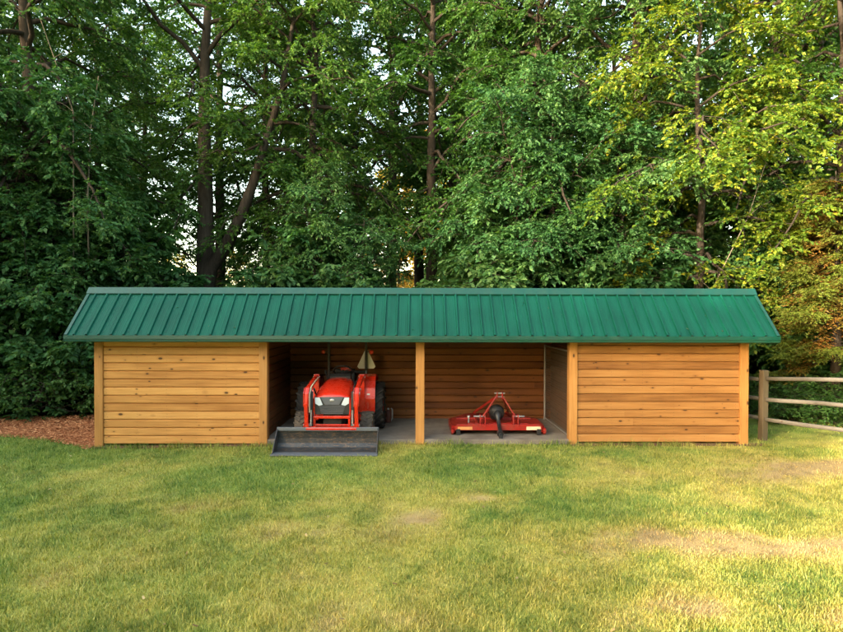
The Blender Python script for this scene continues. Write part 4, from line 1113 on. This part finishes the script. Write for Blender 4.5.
# thin pale saplings in front of the left trees
def sapling(label, pts, D, r=0.028):
    rt_ = thing('sapling', label, 'sapling', (px(pts[0][0], D), CY+D, 0))
    P = [(px(a, D)-px(pts[0][0], D), 0.15*math.sin(i), CH+(310.6-b)*D/563.6) for i, (a, b) in enumerate(pts)]
    tb = Tubes(); P = np.array(P); tb.add(P, r*(1-0.6*np.linspace(0, 1, len(P))), 6)
    rg = np.random.default_rng(int(pts[0][0]))
    for i in range(1, len(P)-1):
        q = np.linspace(0, 1, 4); a = rg.uniform(-1, 1); l = rg.uniform(0.5, 1.1)
        tb.add(P[i]+np.stack([q*l*a, q*0.2, q*l*0.8-0.2*q*q], 1), 0.010*(1-0.7*q), 4)
    tb.mesh('stem', M['bark_pale'], rt_)
sapling('thin pale sapling stem leaning left among the left trees', [(92, 420), (88, 300), (86, 200), (92, 130), (103, 80)], 14.4)
sapling('thin pale crooked sapling stem crossing in front of the far left trunk', [(64, 420), (72, 280), (72, 112), (56, 60), (46, 24)], 14.2, 0.022)
sapling('thin bare bent sapling behind the right end of the roof', [(700, 420), (715, 290), (752, 215), (770, 150)], 13.6, 0.02)
# ---- trees beyond the lawn behind the viewer, whose shade lies over the place
SD = (math.sin(SUN_AZ), math.cos(SUN_AZ))
EX, EY = 7.25, -5.1
GS = 'trees beyond the lawn behind the viewer'
def shade_tree(x, y, s, kd, k):
    put(dup(T_u if kd else (T_b, T_c)[k % 2], 'tall unseen tree beyond the lawn behind the viewer, shading the shed', GS), x, y, k*1.3, s)
for k, (off, dist, sc_, kd) in enumerate(SHADE):
    # off: metres across the sun's direction from the shade's right-hand edge, dist: metres back along it
    shade_tree(EX+SD[0]*dist+SD[1]*off, EY+SD[1]*dist-SD[0]*off, sc_, kd, k)
k = 0
for ring, (rad, st, sc_, kd) in enumerate(((30, 7.0, 0.9, 0), (27, 6.0, 1.4, 1), (37, 6.0, 0.95, 0))):  # rings of trees out of view, added to block the low sky
    a = 80.0
    while a < 280:
        r = rad+(k*37 % 5)-(7 if a < 200 else 0)
        x = 6+r*math.sin(R(a)); y = -11+r*math.cos(R(a)); k += 1; a += st
        off = (x-EX)*SD[1]-(y-EY)*SD[0]
        if -15 < off < 40 and SD[0]*(x-EX)+SD[1]*(y-EY) > 5: continue
        shade_tree(x, y, sc_*(0.9+(k*13 % 7)*0.04), kd, k)
for i in range(15):   # a farther, lower unseen tree line, added against low sky, leaving the sun free
    off = -30+2.6*i+(i*7 % 3)*0.3
    shade_tree(EX+SD[0]*82+SD[1]*off, EY+SD[1]*82-SD[0]*off, 1.5 if i % 2 else 0.75, i % 2, i)
# ------------------------------------------------------------------ grass
def blades(n, xr, yr_):
    X = rng.uniform(*xr, n); Y = rng.uniform(*yr_, n)
    return X, Y
NB = 640000
# more blades where the lawn is near: sample depth along the view
u = rng.random(NB); D0, D1 = 3.2, 12.2
D = D0*(D1/D0)**u
Y = CY+D; X = CX+rng.uniform(-1, 1, NB)*(0.98*D+1.4)
ok = (Y < 0.02)
ok |= (X < -0.05) & (Y < mul_edge(X)+0.06) & (Y < 2.2)
ok |= (X > 12.05) & (Y < 1.3+rng.random(NB)*0.5)
ok &= ~((X > 3.43) & (X < 5.24) & (Y > -0.87) & (Y < -0.38))
ok &= ~((X > -0.1) & (X < 12.1) & (Y > -0.03))
ok &= ~((Y > -0.11) & (((X > 0) & (X < 3.2)) | (X > 8.7)) & (rng.random(NB) < 0.75))
X = X[ok]; Y = Y[ok]
dr = dryness(X, Y)
keepp = rng.random(len(X)) < (1.0-0.72*np.clip((dr-0.5)/0.45, 0, 1))
X = X[keepp]; Y = Y[keepp]; dr = dr[keepp]
n = len(X)
tuft = vnoise(X, Y, 2.1)*0.45+vnoise(X+3, Y-8, 6)*0.35+vnoise(X+1, Y+2, 14)*0.3
Hh = (0.012+0.054*tuft**1.3)*(0.6+0.8*rng.random(n))*(1-0.45*dr)
Hh = np.where(rng.random(n) < 0.025, Hh*1.8+0.01, Hh)
edge = (Y > -0.22) & (X > 0) & (X < 12.4)
Hh = np.where(edge & (vnoise(X, Y, 3.5)+0.3*rng.random(n) > 0.62), Hh*2.1+0.015, Hh)
Wd = 0.0050*(0.7+0.7*rng.random(n))*(1+0.04*(Y-CY))
az = rng.random(n)*2*PI
lean = Hh*(0.25+0.9*rng.random(n))
la = az+PI/2+rng.normal(0, 0.5, n)
Z = gz(X, Y)
sx, sy = np.cos(az)*Wd*0.5, np.sin(az)*Wd*0.5
lx, ly = np.cos(la)*lean, np.sin(la)*lean
V = np.empty((n, 5, 3), np.float32)
V[:, 0] = np.stack([X-sx, Y-sy, Z-0.004], 1); V[:, 1] = np.stack([X+sx, Y+sy, Z-0.004], 1)
V[:, 2] = np.stack([X+sx*0.75+lx*0.35, Y+sy*0.75+ly*0.35, Z+Hh*0.62], 1); V[:, 3] = np.stack([X-sx*0.75+lx*0.35, Y-sy*0.75+ly*0.35, Z+Hh*0.62], 1)
V[:, 4] = np.stack([X+lx, Y+ly, Z+Hh*0.97], 1)
b = np.arange(n)*5
rnd = np.clip(0.47+0.27*rng.normal(0, 1, n)+0.40*(vnoise(X, Y, 1.3)-0.5)+0.45*(vnoise(X+9, Y+4, 5)-0.5)+0.35*(vnoise(X+5, Y+1, 12)-0.5), 0, 1)
dd = np.clip(dr+rng.normal(0, 0.11, n), 0, 1)
o = np_mesh('grass', V.reshape(-1, 3), [np.stack([b, b+1, b+2, b+3], 1), np.stack([b+3, b+2, b+4], 1)], M['grass'],
            attrs={'dry': np.repeat(dd, 5), 'rnd': np.repeat(rnd, 5)})
tag(o, 'short mown lawn grass, green with yellow and tan dry patches', 'grass', kind='stuff')
# fallen leaves on the lawn
n = 200
D = rng.uniform(4, 10.2, n); X = CX+rng.uniform(-0.8, 0.8, n)*D; Y = CY+D
o = scatter_chips('fallen_leaves', X, Y, gz(X, Y)+0.035, 0.018, M['dry_leaf'])
tag(o, 'few small dry leaves scattered over the lawn', 'leaves')

n = 34
X = rng.uniform(-0.2, 12.2, n); s_ = rng.uniform(0.06, SL-0.2, n)
P = np.array([RP(x, q, 0.012)[:] for x, q in zip(X, s_)])
o = scatter_chips('roof_leaves', P[:, 0], P[:, 1], P[:, 2], 0.018, M['dry_leaf'])
tag(o, 'few dry leaf scraps lying on the green metal roof', 'leaves')
# ------------------------------------------------------------------ light
w = bpy.data.worlds.new('World'); sc.world = w; w.use_nodes = True
nt = w.node_tree; nt.nodes.clear()
wo = nt.nodes.new('ShaderNodeOutputWorld'); bg = nt.nodes.new('ShaderNodeBackground'); sky = nt.nodes.new('ShaderNodeTexSky')
sky.sky_type = 'NISHITA'; sky.sun_disc = False
sky.sun_elevation = SUN_EL; sky.sun_rotation = SUN_AZ
sky.air_density = 1.0; sky.dust_density = 1.6; sky.ozone_density = 1.0
bg.inputs[1].default_value = 0.15
haze = mixc(nt, 1.0, sky.outputs[0], (1.16, 1.0, 0.74), 'MULTIPLY')   # warm hazy evening air
nt.links.new(haze, bg.inputs[0]); nt.links.new(bg.outputs[0], wo.inputs[0])
sd = bpy.data.lights.new('sun', 'SUN'); so = bpy.data.objects.new('sun', sd); col.objects.link(so)
sd.energy = 1.55; sd.angle = R(1.0); sd.color = (1.0, 0.86, 0.66)
d = Vector((math.sin(SUN_AZ)*math.cos(SUN_EL), math.cos(SUN_AZ)*math.cos(SUN_EL), math.sin(SUN_EL)))
so.rotation_euler = (-d).to_track_quat('-Z', 'Y').to_euler()
sc.view_settings.view_transform = 'Standard'; sc.view_settings.look = 'None'; sc.view_settings.gamma = 1.0
sc.view_settings.exposure = 3.4
sc.cycles.max_bounces = 8; sc.cycles.diffuse_bounces = 4; sc.cycles.transmission_bounces = 6; sc.cycles.transparent_max_bounces = 8
sc.cycles.filter_width = 1.5
